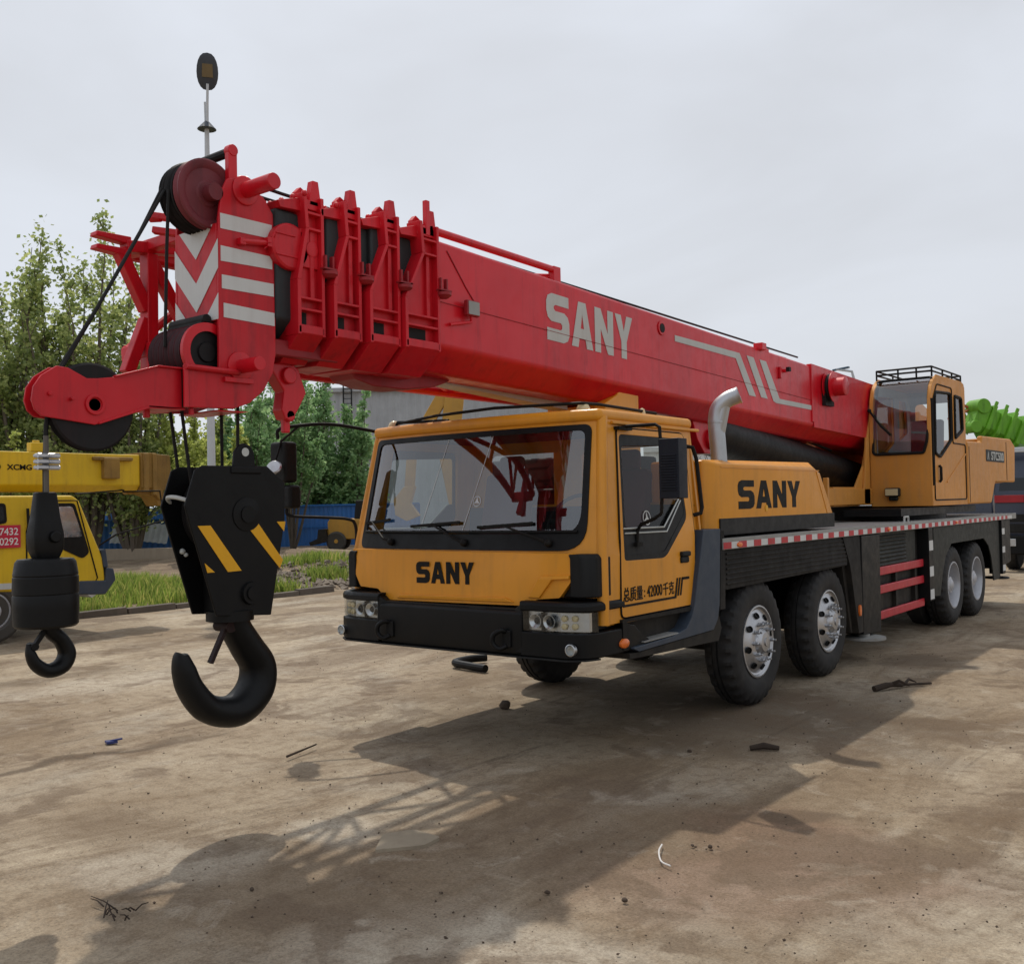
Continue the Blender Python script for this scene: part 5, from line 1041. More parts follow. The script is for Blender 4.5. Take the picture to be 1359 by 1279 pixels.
m = MB(); corrugated(m, (-36.5, 12.4, 0), (-29.4, 18.6, 0), -.1, 1.55); part(m, 'sheet_panel', BLUE, f2, recalc=False, ang=10)
m = MB(); m.bar((-36.5, 12.4, 1.56), (-29.4, 18.6, 1.56), .08, .06); part(m, 'rail', BLUE, f2)
for i, (px_, lab) in enumerate(((-32.1, 'left one of three grey roof sheets leaning on the blue fence'), (-31.15, 'middle one of three grey roof sheets leaning on the blue fence'), (-30.3, 'right one of three grey roof sheets leaning on the blue fence'))):
    y_ = 15.9 + (px_ + 32.1) * .87; q = thing('roof_sheet', lab, 'metal sheet', (px_, y_, .5), 'grey sheets leaning on the fence')
    m = MB(); u_ = V((.75, .66, 0)); v_ = V((-.35, .40, .62)); o_ = V((px_ + .5, y_ - .55, .66 + .04 * i)); n = 9; lo = []; hi = []
    for k in range(n + 1): p = o_ + u_ * (.98 * k / n) + V((0, 0, .03 * (k % 2) - .12 * k / n * (1 if i else .4))); lo.append(m.bm.verts.new(p)); hi.append(m.bm.verts.new(p + v_ + V((0, 0, .12))))
    for k in range(n): m.face([lo[k], lo[k + 1], hi[k + 1], hi[k]])
    part(m, 'sheet', TARP, q, recalc=False, ang=10)
w_ = thing('low_wall', 'low pale concrete wall in front of the leaning grey sheets', 'wall', (-29, 15.2, 0))
m = MB(); m.bar((-31.6, 13.4, .22), (-27.3, 16.9, .22), .25, .55); part(m, 'wall_block', CONC, w_, bevel=.02)
wh_ = thing('warehouse', 'long grey corrugated steel warehouse behind the trees and the cab', 'warehouse', (-50, 60, 0))
A, B = V((-60.5, 52.2, 0)), V((-41.0, 67.0, 0)); dd_ = (B - A).normalized(); nn_ = V((-dd_.y, dd_.x, 0)); fr_ = -nn_ if (-nn_).dot(V((5, -5, 0)) - A) > 0 else nn_
m = MB(); corrugated(m, A, B, 0, 12.1, .7, .12); part(m, 'front_wall', SIDING, wh_, recalc=False, ang=10)
m = MB(); A2, B2 = A - fr_ * 30, B - fr_ * 30
m.hexa([A + V((0, 0, 0)) - fr_ * .3, B - fr_ * .3, B2, A2, A - fr_ * .3 + V((0, 0, 12.0)), B - fr_ * .3 + V((0, 0, 12.0)), B2 + V((0, 0, 13)), A2 + V((0, 0, 13))]); part(m, 'body', SIDING, wh_)
m = MB(); m.bar(A + V((0, 0, 12.15)) + fr_ * .15, B + V((0, 0, 12.15)) + fr_ * .15, .4, .35); part(m, 'roof_edge', SIDING, wh_)
m = MB(); p = A + dd_ * 1.9 + fr_ * .5
for o in (-.35, .35): m.bar(p + dd_ * o, p + dd_ * o + V((0, 0, 12.6)), .09, .09)
for k in range(28): m.bar(p - dd_ * .35 + V((0, 0, .6 + k * .43)), p + dd_ * .35 + V((0, 0, .6 + k * .43)), .06, .06)
part(m, 'ladder', DKGREY, wh_)
m = MB(); p = A + dd_ * 3.2 + fr_ * .2; m.hexa([p + dd_ * a + fr_ * b + V((0, 0, z)) for z in (6.1, 7.5) for a, b in ((0, 0), (1.5, 0), (1.5, .1), (0, .1))]); part(m, 'window', MARKBLK, wh_)
w2 = thing('warehouse', 'second paler warehouse block seen in the gap between boom and black cylinder', 'warehouse', (-28, 66, 0))
m = MB(); corrugated(m, (-37, 66, 0), (-20, 76, 0), 0, 6.2, .7, .12); m.bar((-37, 66, 6.2), (-20, 76, 6.2), .4, .4); part(m, 'front_wall', WHITE, w2, recalc=False, ang=10)

# ================================================================== EXCAVATOR AND LOADER
ex = thing('excavator', 'tall yellow excavator with raised boom seen behind and through the cab windscreen', 'excavator', (-22.6, 22.6, 0))
e1 = V((-.77, -.63, 0)).normalized(); E0 = V((-20.8, 24.6, 0))
def EP(a, z, o=0): return E0 + e1 * a + V((e1.y, -e1.x, 0)) * o + V((0, 0, z))
m = MB(); Lp = [(EP(.3, 1.6), .5), (EP(.75, 4.0), .62), (EP(.35, 7.3), .42)]
for (a, wa), (b, wb) in zip(Lp, Lp[1:]): m.bar(a, b, .5, (wa + wb) / 2 + .25, e1)
part(m, 'boom', LOADER, ex, bevel=.04)
m = MB(); m.bar(EP(.4, 7.2), EP(2.2, 4.2), .32, .5, e1); m.bar(EP(2.2, 4.3), EP(2.35, 2.6), .32, .4, e1); part(m, 'stick', LOADER, ex, bevel=.03)
m = MB(); m.loft([[EP(2.2 + a, 2.5 + b, o) for a, b in ((-.1, .2), (.35, .15), (.75, -.35), (.7, -.95), (.25, -1.2), (-.25, -1.0), (.1, -.5))] for o in (-.5, .5)]); part(m, 'bucket', LOADER, ex, bevel=.02)
m = MB(); m.loft([[EP(a, z, o) for a, z in ((-2.2, 1.0), (1.0, 1.0), (1.0, 1.5), (.3, 1.7), (-.2, 2.7), (-.9, 2.8), (-1.2, 1.9), (-2.3, 1.9))] for o in (-1.2, 1.2)]); part(m, 'body', LOADER, ex, bevel=.05)
m = MB(); m.loft([[EP(a, z, o) for a, z in ((.2, 1.8), (-.15, 2.6), (-.75, 2.65), (-.8, 1.8))] for o in (-1.215, 1.215)]); part(m, 'window', TINT, ex)
for o in (-1.1, 1.1):
    m = MB(); m.loft([[EP(a, z, o + k) for a, z in ((-1.6, .0), (1.5, .0), (1.9, .45), (1.5, .9), (-1.6, .9), (-2.0, .45))] for k in (-.25, .25)]); part(m, 'track', CHASSIS, ex, bevel=.05)
ld = thing('wheel_loader', 'small yellow wheel loader parked before the blue fence, bucket to the left', 'wheel loader', (-28.2, 24.2, 0))
L0 = V((-28.0, 24.35, 0)); l1 = V((-.79, -.62, 0)).normalized()
def LPt(a, z, o=0): return L0 + l1 * a + V((l1.y, -l1.x, 0)) * o + V((0, 0, z))
m = MB(); m.loft([[LPt(a, z, o) for a, z in ((-1.3, .5), (.5, .5), (.55, 1.25), (.4, 1.45), (-1.3, 1.35))] for o in (-.6, .6)]); part(m, 'body', LOADER, ld, bevel=.05)
m = MB(); m.loft([[LPt(a, z, o) for a, z in ((-1.5, 1.2), (-.6, 1.3), (-.7, 2.2), (-1.5, 2.2))] for o in (-.5, .5)]); part(m, 'cab', DKGREY, ld, bevel=.04)
m = MB(); m.loft([[LPt(a, z, o) for a, z in ((.5, .45), (1.25, .25), (1.3, .4), (.95, .55), (.9, .95), (.6, .95))] for o in (-.9, .9)]); part(m, 'bucket', CHASSIS, ld)
m = MB(); m.bar(LPt(.2, 1.0, -.4), LPt(.9, .6, -.4), .12, .2); m.bar(LPt(.2, 1.0, .4), LPt(.9, .6, .4), .12, .2); part(m, 'lift_arm', LOADER, ld)
ns = V((l1.y, -l1.x, 0)); ns = ns if ns.dot(V((5, -5, 0)) - L0) > 0 else -ns
for a in (.15, -1.35):
    for s in (1, -1):
        c = L0 + l1 * a + ns * (.75 * s) + V((0, 0, .42)); m = MB(); m.lathe(c, ns * s, [(-.2, .2), (-.2, .36), (-.15, .43), (-.02, .43), (.02, .36), (.0, .22)], 32); w = part(m, 'wheel', RUBBER_DUSTY, ld)
        m = MB(); m.lathe(c, ns * s, [(.0, .22), (-.04, .2), (-.03, .1), (.03, .08), (.03, .001)], 20, cap=False); part(m, 'rim', LOADER, w)

# ================================================================== RIGHT SIDE: NAVY TRUCK AND GREEN CRANE
nt_ = thing('navy_truck', 'dark navy truck cut by the right edge of the picture behind the counterweight', 'truck', (.8, 20.6, 0))
m = MB(); m.prism([(20.6, .8), (20.55, 1.9), (20.9, 2.95), (22.6, 2.95), (22.6, .8)], 'x', -.52, 1.95); nc = part(m, 'cab', NAVY, nt_, bevel=.05, seg=3)
m = MB(); m.hexa([(-.40, 20.56, 1.95), (1.83, 20.56, 1.95), (1.83, 20.60, 1.95), (-.40, 20.60, 1.95), (-.36, 20.855, 2.78), (1.8, 20.855, 2.78), (1.8, 20.9, 2.78), (-.36, 20.9, 2.78)]); part(m, 'windscreen', TINT, nc)
m = MB(); m.box(-.45, 1.9, 20.5, 20.6, 2.86, 2.98); part(m, 'sun_visor', POLE, nc, bevel=.02)
m = MB(); m.box(-.3, 1.75, 20.53, 20.58, 1.2, 1.38); m.box(-.3, 1.75, 20.53, 20.58, .95, 1.15); part(m, 'grille', CHASSIS, nc, bevel=.01)
m = MB(); m.box(-.50, .15, 20.50, 20.58, 1.66, 1.84); part(m, 'hood_band', RED_DULL, nc, bevel=.01)
m = MB(); m.box(-.55, 1.98, 20.35, 20.75, .42, .88); nb_ = part(m, 'bumper', BLACK, nt_, bevel=.04, seg=3)
for x in (-.38, 1.45):
    m = MB(); m.box(x, x + .36, 20.33, 20.36, .62, .80); part(m, 'headlamp', CHROME, nb_, bevel=.01)
m = MB(); m.box(-.45, 1.9, 22.6, 28, .7, 1.0); m.box(-.52, 1.95, 22.8, 28, 1.0, 1.6); part(m, 'load_bed', NAVY, nt_, bevel=.02)
for x, s in ((1.9, 1), (-.47, -1)):
    for y in (21.6, 26.5):
        m = MB(); m.lathe((x, y, .5), (s, 0, 0), [(-.3, .3), (-.3, .45), (-.26, .5), (-.04, .5), (0, .45), (0, .3)], 36); w = part(m, 'wheel', RUBBER, nt_)
        m = MB(); m.lathe((x, y, .5), (s, 0, 0), [(0, .3), (-.05, .27), (-.08, .12), (-.02, .1), (-.02, .001)], 24, cap=False); part(m, 'rim', RIMSIL, w)
m = MB(); m.box(-.78, -.56, 20.6, 20.7, 1.9, 2.4); m.tube([(-.5, 20.7, 2.5), (-.66, 20.65, 2.5), (-.66, 20.65, 1.9)], .02, 6); part(m, 'mirror', BLACK, nt_, bevel=.02)

gc = thing('green_crane', 'bright green crane with folded green boom peeking over the counterweight', 'crane', (-3.0, 33, 0))
GA, GB = V((-1.75, 25.8, 3.98)), V((1.0, 28.8, 2.15)); gd = (GB - GA).normalized(); gs = gd.cross(V((0, 0, 1))).normalized(); gu = gs.cross(gd)
def grn(t, h, k, dz=0): return [GA + gd * t + gs * (a * h) + gu * (b * k + dz) for a, b in ((-1, 1), (1, 1), (1, -.6), (.55, -1), (-.55, -1), (-1, -.6))]
m = MB(); m.loft([grn(.9, .34, .42, -.12), grn(6.5, .34, .42, -.12)]); gb = part(m, 'boom', GREEN_PALE, gc, bevel=.03)
for i in range(4):
    m = MB(); t = -.15 + i * .32; h = .30 + .035 * i; k_ = .46 + .03 * i
    m.loft([grn(t, h, k_), grn(t + .12, h, k_)]); m.loft([grn(t + .12, h - .06, k_ - .12), grn(t + .32, h - .06, k_ - .12)])
    for s_ in (-1, 1): p_ = GA + gd * (t + .06) + gs * (s_ * (h - .05)) + gu * k_; m.bar(p_, p_ + gu * .14, .05, .1)
    part(m, 'boom_collar', GREEN, gb, bevel=.015)
m = MB(); m.loft([grn(-.55, .24, .42), grn(-.15, .24, .42)]); m.cyl(GA - gd * .45 + gs * .3 + gu * .3, GA - gd * .45 - gs * .3 + gu * .3, .22, 20); m.cyl(GA - gd * .45 + gs * .3 - gu * .35, GA - gd * .45 - gs * .3 - gu * .35, .18, 20); part(m, 'boom_head', GREEN, gb, bevel=.02)
m = MB(); r2 = random.Random(5)
for k in range(26): a = GA + gd * r2.uniform(-.6, 1.5) - gs * r2.uniform(.25, .45) + V((0, 0, r2.uniform(-.1, .45))); m.tube(bez([a, a + gd * .2 + V((0, -.08, -.25)), a + gd * r2.uniform(.0, .5) + V((0, -.02, -.6))], 4), .022, 5)
for k in range(16): a = GA + gd * r2.uniform(-.5, 1.4) + gs * r2.uniform(-.36, .36) + V((0, 0, -.55 - r2.random() * .3)); m.tube(bez([a, a + V((r2.uniform(-.1, .1), -.05, -.35)), a + V((r2.uniform(-.15, .15), .05, -.8))], 4), .045, 6)
part(m, 'hose_bundle', GREEN, gb)
m = MB(); m.box(-3.6, -1.6, 27.5, 33, .9, 2.3); m.box(-3.8, -1.4, 24.6, 38, .7, 1.2); part(m, 'body', CHASSIS, gc, bevel=.04)
m = MB(); m.prism([(24.6, .8), (24.5, 1.6), (24.8, 2.3), (26.2, 2.3), (26.2, .8)], 'x', -3.8, -1.4); part(m, 'cab', NAVY, gc, bevel=.05)
for y in (26.2, 28, 34, 35.5):
    for x, s in ((-1.4, 1), (-3.8, -1)):
        m = MB(); m.lathe((x, y, .55), (s, 0, 0), [(-.3, .3), (-.3, .5), (-.25, .55), (-.05, .55), (0, .5), (0, .3), (-.05, .25), (-.05, .001)], 28); part(m, 'wheel', RUBBER, gc)
m = MB(); LA = GA + gd * -.9 + gs * -.35
for dx in (-.18, .18):
    for dz in (-.22, .22): m.tube([LA + gs * dx + gu * dz, LA + gs * dx + gu * dz + gd * 1.8], .04, 8)
for k in range(5):
    for dx in (-.18, .18): m.tube([LA + gs * dx + gu * (.22 if k % 2 else -.22) + gd * (k * .36), LA + gs * dx + gu * (-.22 if k % 2 else .22) + gd * (k * .36 + .36)], .03, 6)
part(m, 'lattice_jib', ORNG_RED, gc)
# ================================================================== GROUND
def gmath(nt, op, a, b=0., c=None):
    n = nt.nodes.new('ShaderNodeMath'); n.operation = op
    for i, v in enumerate((a, b) if c is None else (a, b, c)):
        if isinstance(v, (int, float)): n.inputs[i].default_value = v
        else: nt.links.new(v, n.inputs[i])
    return n.outputs[0]
m_, nt, bs_ = newmat('packed_yard_surface'); c0 = coords(nt)
warp = nt.nodes.new('ShaderNodeTexNoise'); warp.inputs['Scale'].default_value = 1.4; warp.inputs['Detail'].default_value = 5; nt.links.new(c0, warp.inputs['Vector'])
wv = nt.nodes.new('ShaderNodeVectorMath'); wv.operation = 'MULTIPLY_ADD'; wv.inputs[1].default_value = (.9, .9, 0); nt.links.new(warp.outputs['Color'], wv.inputs[0]); nt.links.new(c0, wv.inputs[2])
wsub = nt.nodes.new('ShaderNodeVectorMath'); wsub.operation = 'SUBTRACT'; wsub.inputs[1].default_value = (.45, .45, 0); nt.links.new(wv.outputs[0], wsub.inputs[0]); WV = wsub.outputs[0]
def blob(cx, cy, rx, ry, rot=0, soft=.35):
    mp = nt.nodes.new('ShaderNodeMapping'); mp.vector_type = 'TEXTURE'; mp.inputs['Location'].default_value = (cx, cy, 0); mp.inputs['Rotation'].default_value = (0, 0, rad(rot)); mp.inputs['Scale'].default_value = (rx, ry, 1)
    nt.links.new(WV, mp.inputs['Vector']); l = nt.nodes.new('ShaderNodeVectorMath'); l.operation = 'LENGTH'; nt.links.new(mp.outputs[0], l.inputs[0])
    mr = nt.nodes.new('ShaderNodeMapRange'); mr.interpolation_type = 'SMOOTHSTEP'; mr.inputs['From Min'].default_value = 1 - soft; mr.inputs['From Max'].default_value = 1 + soft; mr.inputs['To Min'].default_value = 1; mr.inputs['To Max'].default_value = 0
    nt.links.new(l.outputs['Value'], mr.inputs['Value']); return mr.outputs[0]
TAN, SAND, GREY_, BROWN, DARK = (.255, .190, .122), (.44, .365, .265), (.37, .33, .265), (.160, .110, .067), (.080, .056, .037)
big = noise_n(nt, c0, .33, 7, .6, .8)
col = mixc(nt, ramp(nt, big, [(.38, 0.), (.62, 1.)]), TAN, SAND)
gr = noise_n(nt, c0, .8, 5, .6, .5); col = mixc(nt, ramp(nt, gr, [(.5, 0.), (.72, .75)]), col, GREY_)
st = noise_n(nt, coords(nt, (1.6, .45, 1)), .75, 8, .72, 1.1); col = mixc(nt, ramp(nt, st, [(.49, 0.), (.66, .75)]), col, BROWN)
st2 = noise_n(nt, coords(nt, (3.2, .5, 1)), 1.0, 8, .74, .9); col = mixc(nt, ramp(nt, st2, [(.56, 0.), (.70, .6)]), col, DARK)
PINK = (.255, .172, .122); LIGHT = (.50, .44, .35)
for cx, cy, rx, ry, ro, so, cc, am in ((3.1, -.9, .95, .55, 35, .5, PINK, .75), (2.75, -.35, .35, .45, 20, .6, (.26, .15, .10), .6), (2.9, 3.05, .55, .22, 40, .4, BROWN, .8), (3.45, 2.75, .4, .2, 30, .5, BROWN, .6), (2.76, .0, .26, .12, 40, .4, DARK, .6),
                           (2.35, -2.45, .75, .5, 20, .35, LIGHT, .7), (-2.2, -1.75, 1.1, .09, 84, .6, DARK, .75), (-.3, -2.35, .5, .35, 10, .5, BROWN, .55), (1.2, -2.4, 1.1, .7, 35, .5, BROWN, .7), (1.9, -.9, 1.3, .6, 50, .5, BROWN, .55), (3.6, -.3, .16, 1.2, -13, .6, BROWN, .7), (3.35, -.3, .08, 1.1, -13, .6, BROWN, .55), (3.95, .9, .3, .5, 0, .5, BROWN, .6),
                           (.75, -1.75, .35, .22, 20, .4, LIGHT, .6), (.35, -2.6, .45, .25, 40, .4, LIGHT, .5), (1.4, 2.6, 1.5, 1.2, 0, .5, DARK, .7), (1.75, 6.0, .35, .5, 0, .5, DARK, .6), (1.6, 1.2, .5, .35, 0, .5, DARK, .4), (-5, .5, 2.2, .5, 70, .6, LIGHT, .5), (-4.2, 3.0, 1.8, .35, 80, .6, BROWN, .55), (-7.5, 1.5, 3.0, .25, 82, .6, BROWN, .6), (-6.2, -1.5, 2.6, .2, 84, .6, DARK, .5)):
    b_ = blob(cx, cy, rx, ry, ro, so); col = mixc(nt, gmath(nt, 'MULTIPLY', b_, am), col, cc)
fine = noise_n(nt, c0, 9, 9, .72); col = mixc(nt, gmath(nt, 'MULTIPLY', ramp(nt, fine, [(.48, 0.), (.70, 1.)]), .65), col, BROWN)
mid = noise_n(nt, c0, 2.6, 8, .7, .6); col = mixc(nt, ramp(nt, mid, [(.56, 0.), (.70, .6)]), col, BROWN); col = mixc(nt, ramp(nt, mid, [(.28, .5), (.42, 0.)]), col, LIGHT)
damp = noise_n(nt, WV, .95, 6, .6, .3); dmk = ramp(nt, damp, [(.545, 0.), (.60, .65)]); col = mixc(nt, dmk, col, (.15, .105, .068))
patch = noise_n(nt, WV, 1.7, 4, .55, .2); col = mixc(nt, ramp(nt, patch, [(.60, 0.), (.72, .35)]), col, LIGHT)
grit = noise_n(nt, c0, 70, 6, .85); col = mixc(nt, 1.0, col, ramp(nt, grit, [(.28, .45), (.5, 1.), (.74, 1.45)]), 'MULTIPLY')
spk = nt.nodes.new('ShaderNodeTexVoronoi'); spk.inputs['Scale'].default_value = 26; spk.inputs['Randomness'].default_value = 1; nt.links.new(c0, spk.inputs['Vector'])
spm = noise_n(nt, c0, 2.2, 3); sp = gmath(nt, 'MULTIPLY', ramp(nt, spk.outputs['Distance'], [(.08, 1.), (.16, 0.)]), ramp(nt, spm, [(.52, 0.), (.64, .8)])); col = mixc(nt, sp, col, (.07, .05, .035))
nt.links.new(col, bs_.inputs['Base Color']); nt.links.new(ramp(nt, fine, [(.3, .78), (.7, .95)]), bs_.inputs['Roughness']); bs_.inputs['Specular IOR Level'].default_value = .25
hgt = gmath(nt, 'ADD', gmath(nt, 'MULTIPLY', grit, .25), gmath(nt, 'ADD', gmath(nt, 'MULTIPLY', fine, .6), gmath(nt, 'MULTIPLY', st, 1.2)))
bump(nt, bs_, hgt, .55, .035)
YARD = m_
SOIL_, nt, b = newmat('loose_soil'); c = coords(nt); n1 = noise_n(nt, c, .8, 8, .65); n2 = noise_n(nt, c, 6, 8, .75)
cc = mixc(nt, ramp(nt, n1, [(.35, 0.), (.65, 1.)]), (.17, .115, .075), (.34, .26, .175)); cc = mixc(nt, gmath(nt, 'MULTIPLY', ramp(nt, n2, [(.45, 0.), (.7, 1.)]), .6), cc, (.10, .07, .045)); nt.links.new(cc, b.inputs['Base Color']); b.inputs['Roughness'].default_value = .95; bump(nt, b, n2, .8, .12)
# the yard: one sheet to the horizon, finely cut near the camera
m = MB()
xs = [-700, -200, -80, -40, -20] + [-15 + i * .5 for i in range(45)] + [10, 20, 60, 200, 700]; ys = [-700, -150, -40, -15] + [-8 + i * .5 for i in range(37)] + [14, 20, 30, 45, 80, 200, 700]
gridv = [[m.bm.verts.new((x, y, .028 * (noise.noise((x * .45, y * .45, 0)) - .1) * (1 if -14 < x < 7 and -7 < y < 10 else 0) * (0 if (-2.2 < x < 2.3 and .8 < y < 13) else 1))) for x in xs] for y in ys]
for j in range(len(ys) - 1):
    for i in range(len(xs) - 1): m.face([gridv[j][i], gridv[j][i + 1], gridv[j + 1][i + 1], gridv[j + 1][i]])
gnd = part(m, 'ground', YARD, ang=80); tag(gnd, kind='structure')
def mound(name, x0, x1, y0, y1, nx, ny, hf, mat):
    m = MB(); g = [[m.bm.verts.new((x0 + (x1 - x0) * i / nx, y0 + (y1 - y0) * j / ny, hf(x0 + (x1 - x0) * i / nx, y0 + (y1 - y0) * j / ny))) for i in range(nx + 1)] for j in range(ny + 1)]
    for j in range(ny):
        for i in range(nx): m.face([g[j][i], g[j][i + 1], g[j + 1][i + 1], g[j + 1][i]])
    o = part(m, name, mat, ang=80); tag(o, kind='structure'); return o
def fb(x, y, s): return noise.fractal((x * s, y * s, 3.3), 1, 2, 5)
def hill(x, y):
    e = min(1, max(0, (-11.95 - x) / .5)) * min(1, max(0, (x + 60) / 3)) * min(1, max(0, (y - 2.0) / 2)) * min(1, max(0, (45 - y) / 4))
    base = .05 + .06 * fb(x, y, .7)
    base += .35 * math.exp(-((x + 15.2) / 1.6) ** 2 - ((y - 11.9) / 2.6) ** 2) * (1 + .5 * fb(x, y, 1.1)); base += .28 * math.exp(-((x + 23) / 4) ** 2 - ((y - 17.5) / 4) ** 2) * (1 + .6 * fb(x, y, .6))
    return -.06 + e * (base + .06)
mound('dirt_lot', -62, -11.9, 1.5, 46, 120, 120, hill, SOIL_)
# kerb stones
kb = thing('kerb', 'dark dirty concrete kerb along the left edge of the yard', 'kerb', (-11.8, 6.5, 0))
m = MB(); y = 3.4
while y < 9.0: a_, b_ = rng.uniform(-.02, .02), rng.uniform(-.02, .02); z_ = .11 + rng.uniform(-.03, .02); m.hexa([(-11.92 + a_, y, -.05), (-11.72 + a_, y, -.05), (-11.72 + b_, y + .97, -.05), (-11.92 + b_, y + .97, -.05), (-11.91 + a_, y, z_), (-11.74 + a_, y, z_), (-11.74 + b_, y + .97, z_ + .01), (-11.91 + b_, y + .97, z_ + .01)]); y += 1.0
part(m, 'kerb_stone', KERB, kb, bevel=.015)
# grass and weeds
def blades(name, n, region, hmin, hmax, seed, mat):
    r = random.Random(seed); vs = []; fs = []; k = 0
    while k < n:
        x, y, f = region(r)
        if f < r.random(): k += .2; continue
        k += 1; z = hill(x, y) - .01; h = r.uniform(hmin, hmax) * (.5 + .5 * f); a = r.uniform(0, 6.283); w = r.uniform(.008, .022); ln = h * r.uniform(.1, .55); b = a + r.uniform(-1, 1); i = len(vs)
        vs += [(x - math.cos(a) * w, y - math.sin(a) * w, z), (x + math.cos(a) * w, y + math.sin(a) * w, z), (x + math.cos(b) * ln * .4 + math.cos(a) * w * .8, y + math.sin(b) * ln * .4 + math.sin(a) * w * .8, z + h * .6), (x + math.cos(b) * ln * .4 - math.cos(a) * w * .8, y + math.sin(b) * ln * .4 - math.sin(a) * w * .8, z + h * .6), (x + math.cos(b) * ln, y + math.sin(b) * ln, z + h)]
        fs += [(i, i + 1, i + 2, i + 3), (i + 3, i + 2, i + 4)]
    me = bpy.data.meshes.new(name); me.from_pydata(vs, [], fs); me.materials.append(mat); o = bpy.data.objects.new(name, me); COL.objects.link(o); return o
def reg1(r):
    x, y = r.uniform(-21.5, -11.95), r.uniform(2.2, 10.2); d = noise.noise((x * .5, y * .5, 9)); edge = min(1, (-11.93 - x) / .25) * min(1, max(0, (9.3 - y + .25 * (x + 12)) / 1.0)) * min(1, (x + 21.5) / 3)
    return x, y, max(0, min(1, (.75 + d)) * edge)
g = blades('grass', 30000, reg1, .12, .52, 3, GRASSM); tag(g, 'bright green weedy grass growing behind the kerb', 'grass', kind='stuff')
def reg2(r):
    cx, cy, s = r.choice(((-15.3, 11.6, .8), (-16.0, 12.6, 1.0), (-13.4, 10.6, .5), (-17.2, 13.3, 1.0))); x, y = r.gauss(cx, s * .5), r.gauss(cy, s * .5); return x, y, .8
g = blades('weeds', 3500, reg2, .12, .42, 8, GRASSM); tag(g, 'tufts of weeds on the rubble bank beside the cab', 'weeds', kind='stuff')
# rubble and grit (nobody could count it)
def stones(name, n, pos, s0, s1, seed, mat):
    r = random.Random(seed); vs = []; fs = []
    for _ in range(n):
        x, y, z = pos(r); s = s0 + (s1 - s0) * r.random() ** 3; R_ = [V((r.gauss(0, 1), r.gauss(0, 1), r.gauss(0, 1))).normalized() for _ in range(1)][0]; q = R_.to_track_quat('Z', 'X'); i = len(vs)
        pts = [(1, 0, 0), (-1, 0, 0), (0, 1, 0), (0, -1, 0), (0, 0, 1), (0, 0, -1)]
        for p in pts: v = q @ (V(p) * s * r.uniform(.6, 1.2)); vs.append((x + v.x, y + v.y, max(z - .01, z + v.z * .7 + s * .25)))
        for a, b, c in ((0, 2, 4), (2, 1, 4), (1, 3, 4), (3, 0, 4), (2, 0, 5), (1, 2, 5), (3, 1, 5), (0, 3, 5)): fs.append((i + a, i + b, i + c))
    me = bpy.data.meshes.new(name); me.from_pydata(vs, [], fs); me.materials.append(mat); o = bpy.data.objects.new(name, me); COL.objects.link(o); return o
STONE = paint('grey_brown_stone', (.22, .18, .14), .9, 0, (.08, .06, .045), .7, .35); CLOD = paint('dark_earth_clod', (.075, .052, .036), .95, 0, (.03, .02, .015), .6, .3)
o = stones('rubble', 1500, lambda r: (lambda x, y: (x, y, hill(x, y)))(r.gauss(-13.3, .9), r.uniform(9.2, 13.5)), .03, .16, 4, STONE); tag(o, 'broken rubble heaped along the edge of the yard', 'rubble', kind='stuff')
def gp(r):
    d = 2.2 + 10 * r.random() ** 1.3; a = rad(38 + r.uniform(-31, 31)); return (5.08 - math.sin(a) * d, -5.57 + math.cos(a) * d + 1.0, .0)
o = stones('grit', 3000, gp, .002, .010, 12, CLOD); tag(o, 'small dark clods and grit scattered over the yard', 'grit', kind='stuff')
# single pieces of litter
def lit(name, label, cat, loc, mb, mat, group=None):
    t = part(mb, name, mat, base=loc); tag(t, label, cat, group); return t
m = MB(); m.tube(bez([(1.93, 3.98, .03), (2.02, 4.15, .05), (2.1, 4.35, .03), (2.28, 4.61, .02)], 5), [.03] * 5 + [.025] * 5 + [.012] * 6, 7); m.tube([(2.03, 4.18, .05), (2.1, 4.2, .09), (2.17, 4.28, .04)], [.02, .014, .008], 6); m.tube([(2.1, 4.35, .03), (2.1, 4.5, .06), (2.14, 4.6, .02)], [.016, .012, .006], 6); lit('stick', 'dark forked branch lying right of the front wheels', 'stick', (1.95, 4.05, 0), m, TWIGM)
m = MB(); m.tube([(1.90, 1.28, .02), (1.98, 1.34, .035), (2.08, 1.39, .02)], [.018, .026, .016], 7); lit('stick', 'short thick dark stick lying alone in the shadow edge', 'stick', (1.98, 1.34, 0), m, TWIGM)
m = MB(); m.tube([(-.84, -.80, .015), (-.93, -.44, .02)], [.010, .006], 6); lit('stick', 'thin straight twig lying left of the cab shadow', 'stick', (-.88, -.6, 0), m, TWIGM)
m = MB(); r3 = random.Random(2)
for k in range(14):
    a = V((.77 + r3.gauss(0, .05), -3.1 + r3.gauss(0, .035), .012)); b_ = a + V((r3.gauss(0, .06), r3.gauss(0, .035), r3.uniform(0, .03))); m.tube([a, (a + b_) / 2 + V((0, 0, .01)), b_], [.004, .003, .002], 5)
lit('twig_heap', 'small heap of broken twigs at the lower left', 'twigs', (.77, -3.1, 0), m, TWIGM)
m = MB(); m.tube(bez([(-2.45, 3.48, .05), (-2.55, 3.30, .05), (-2.52, 3.0, .05), (-2.2, 2.90, .05), (-1.95, 2.86, .05)], 6), .045, 10); lit('bent_pipe', 'bent black pipe lying left of the far front wheel', 'pipe', (-2.4, 3.0, 0), m, BLACK)
m = MB(); m.ball((-.584, 1.487, .035), .058, 9, (1, .8, .75))
for v in m.bm.verts: v.co += V((noise.noise(v.co * 13), noise.noise(v.co * 13 + V((5, 0, 0))), noise.noise(v.co * 13 + V((0, 5, 0))))) * .025
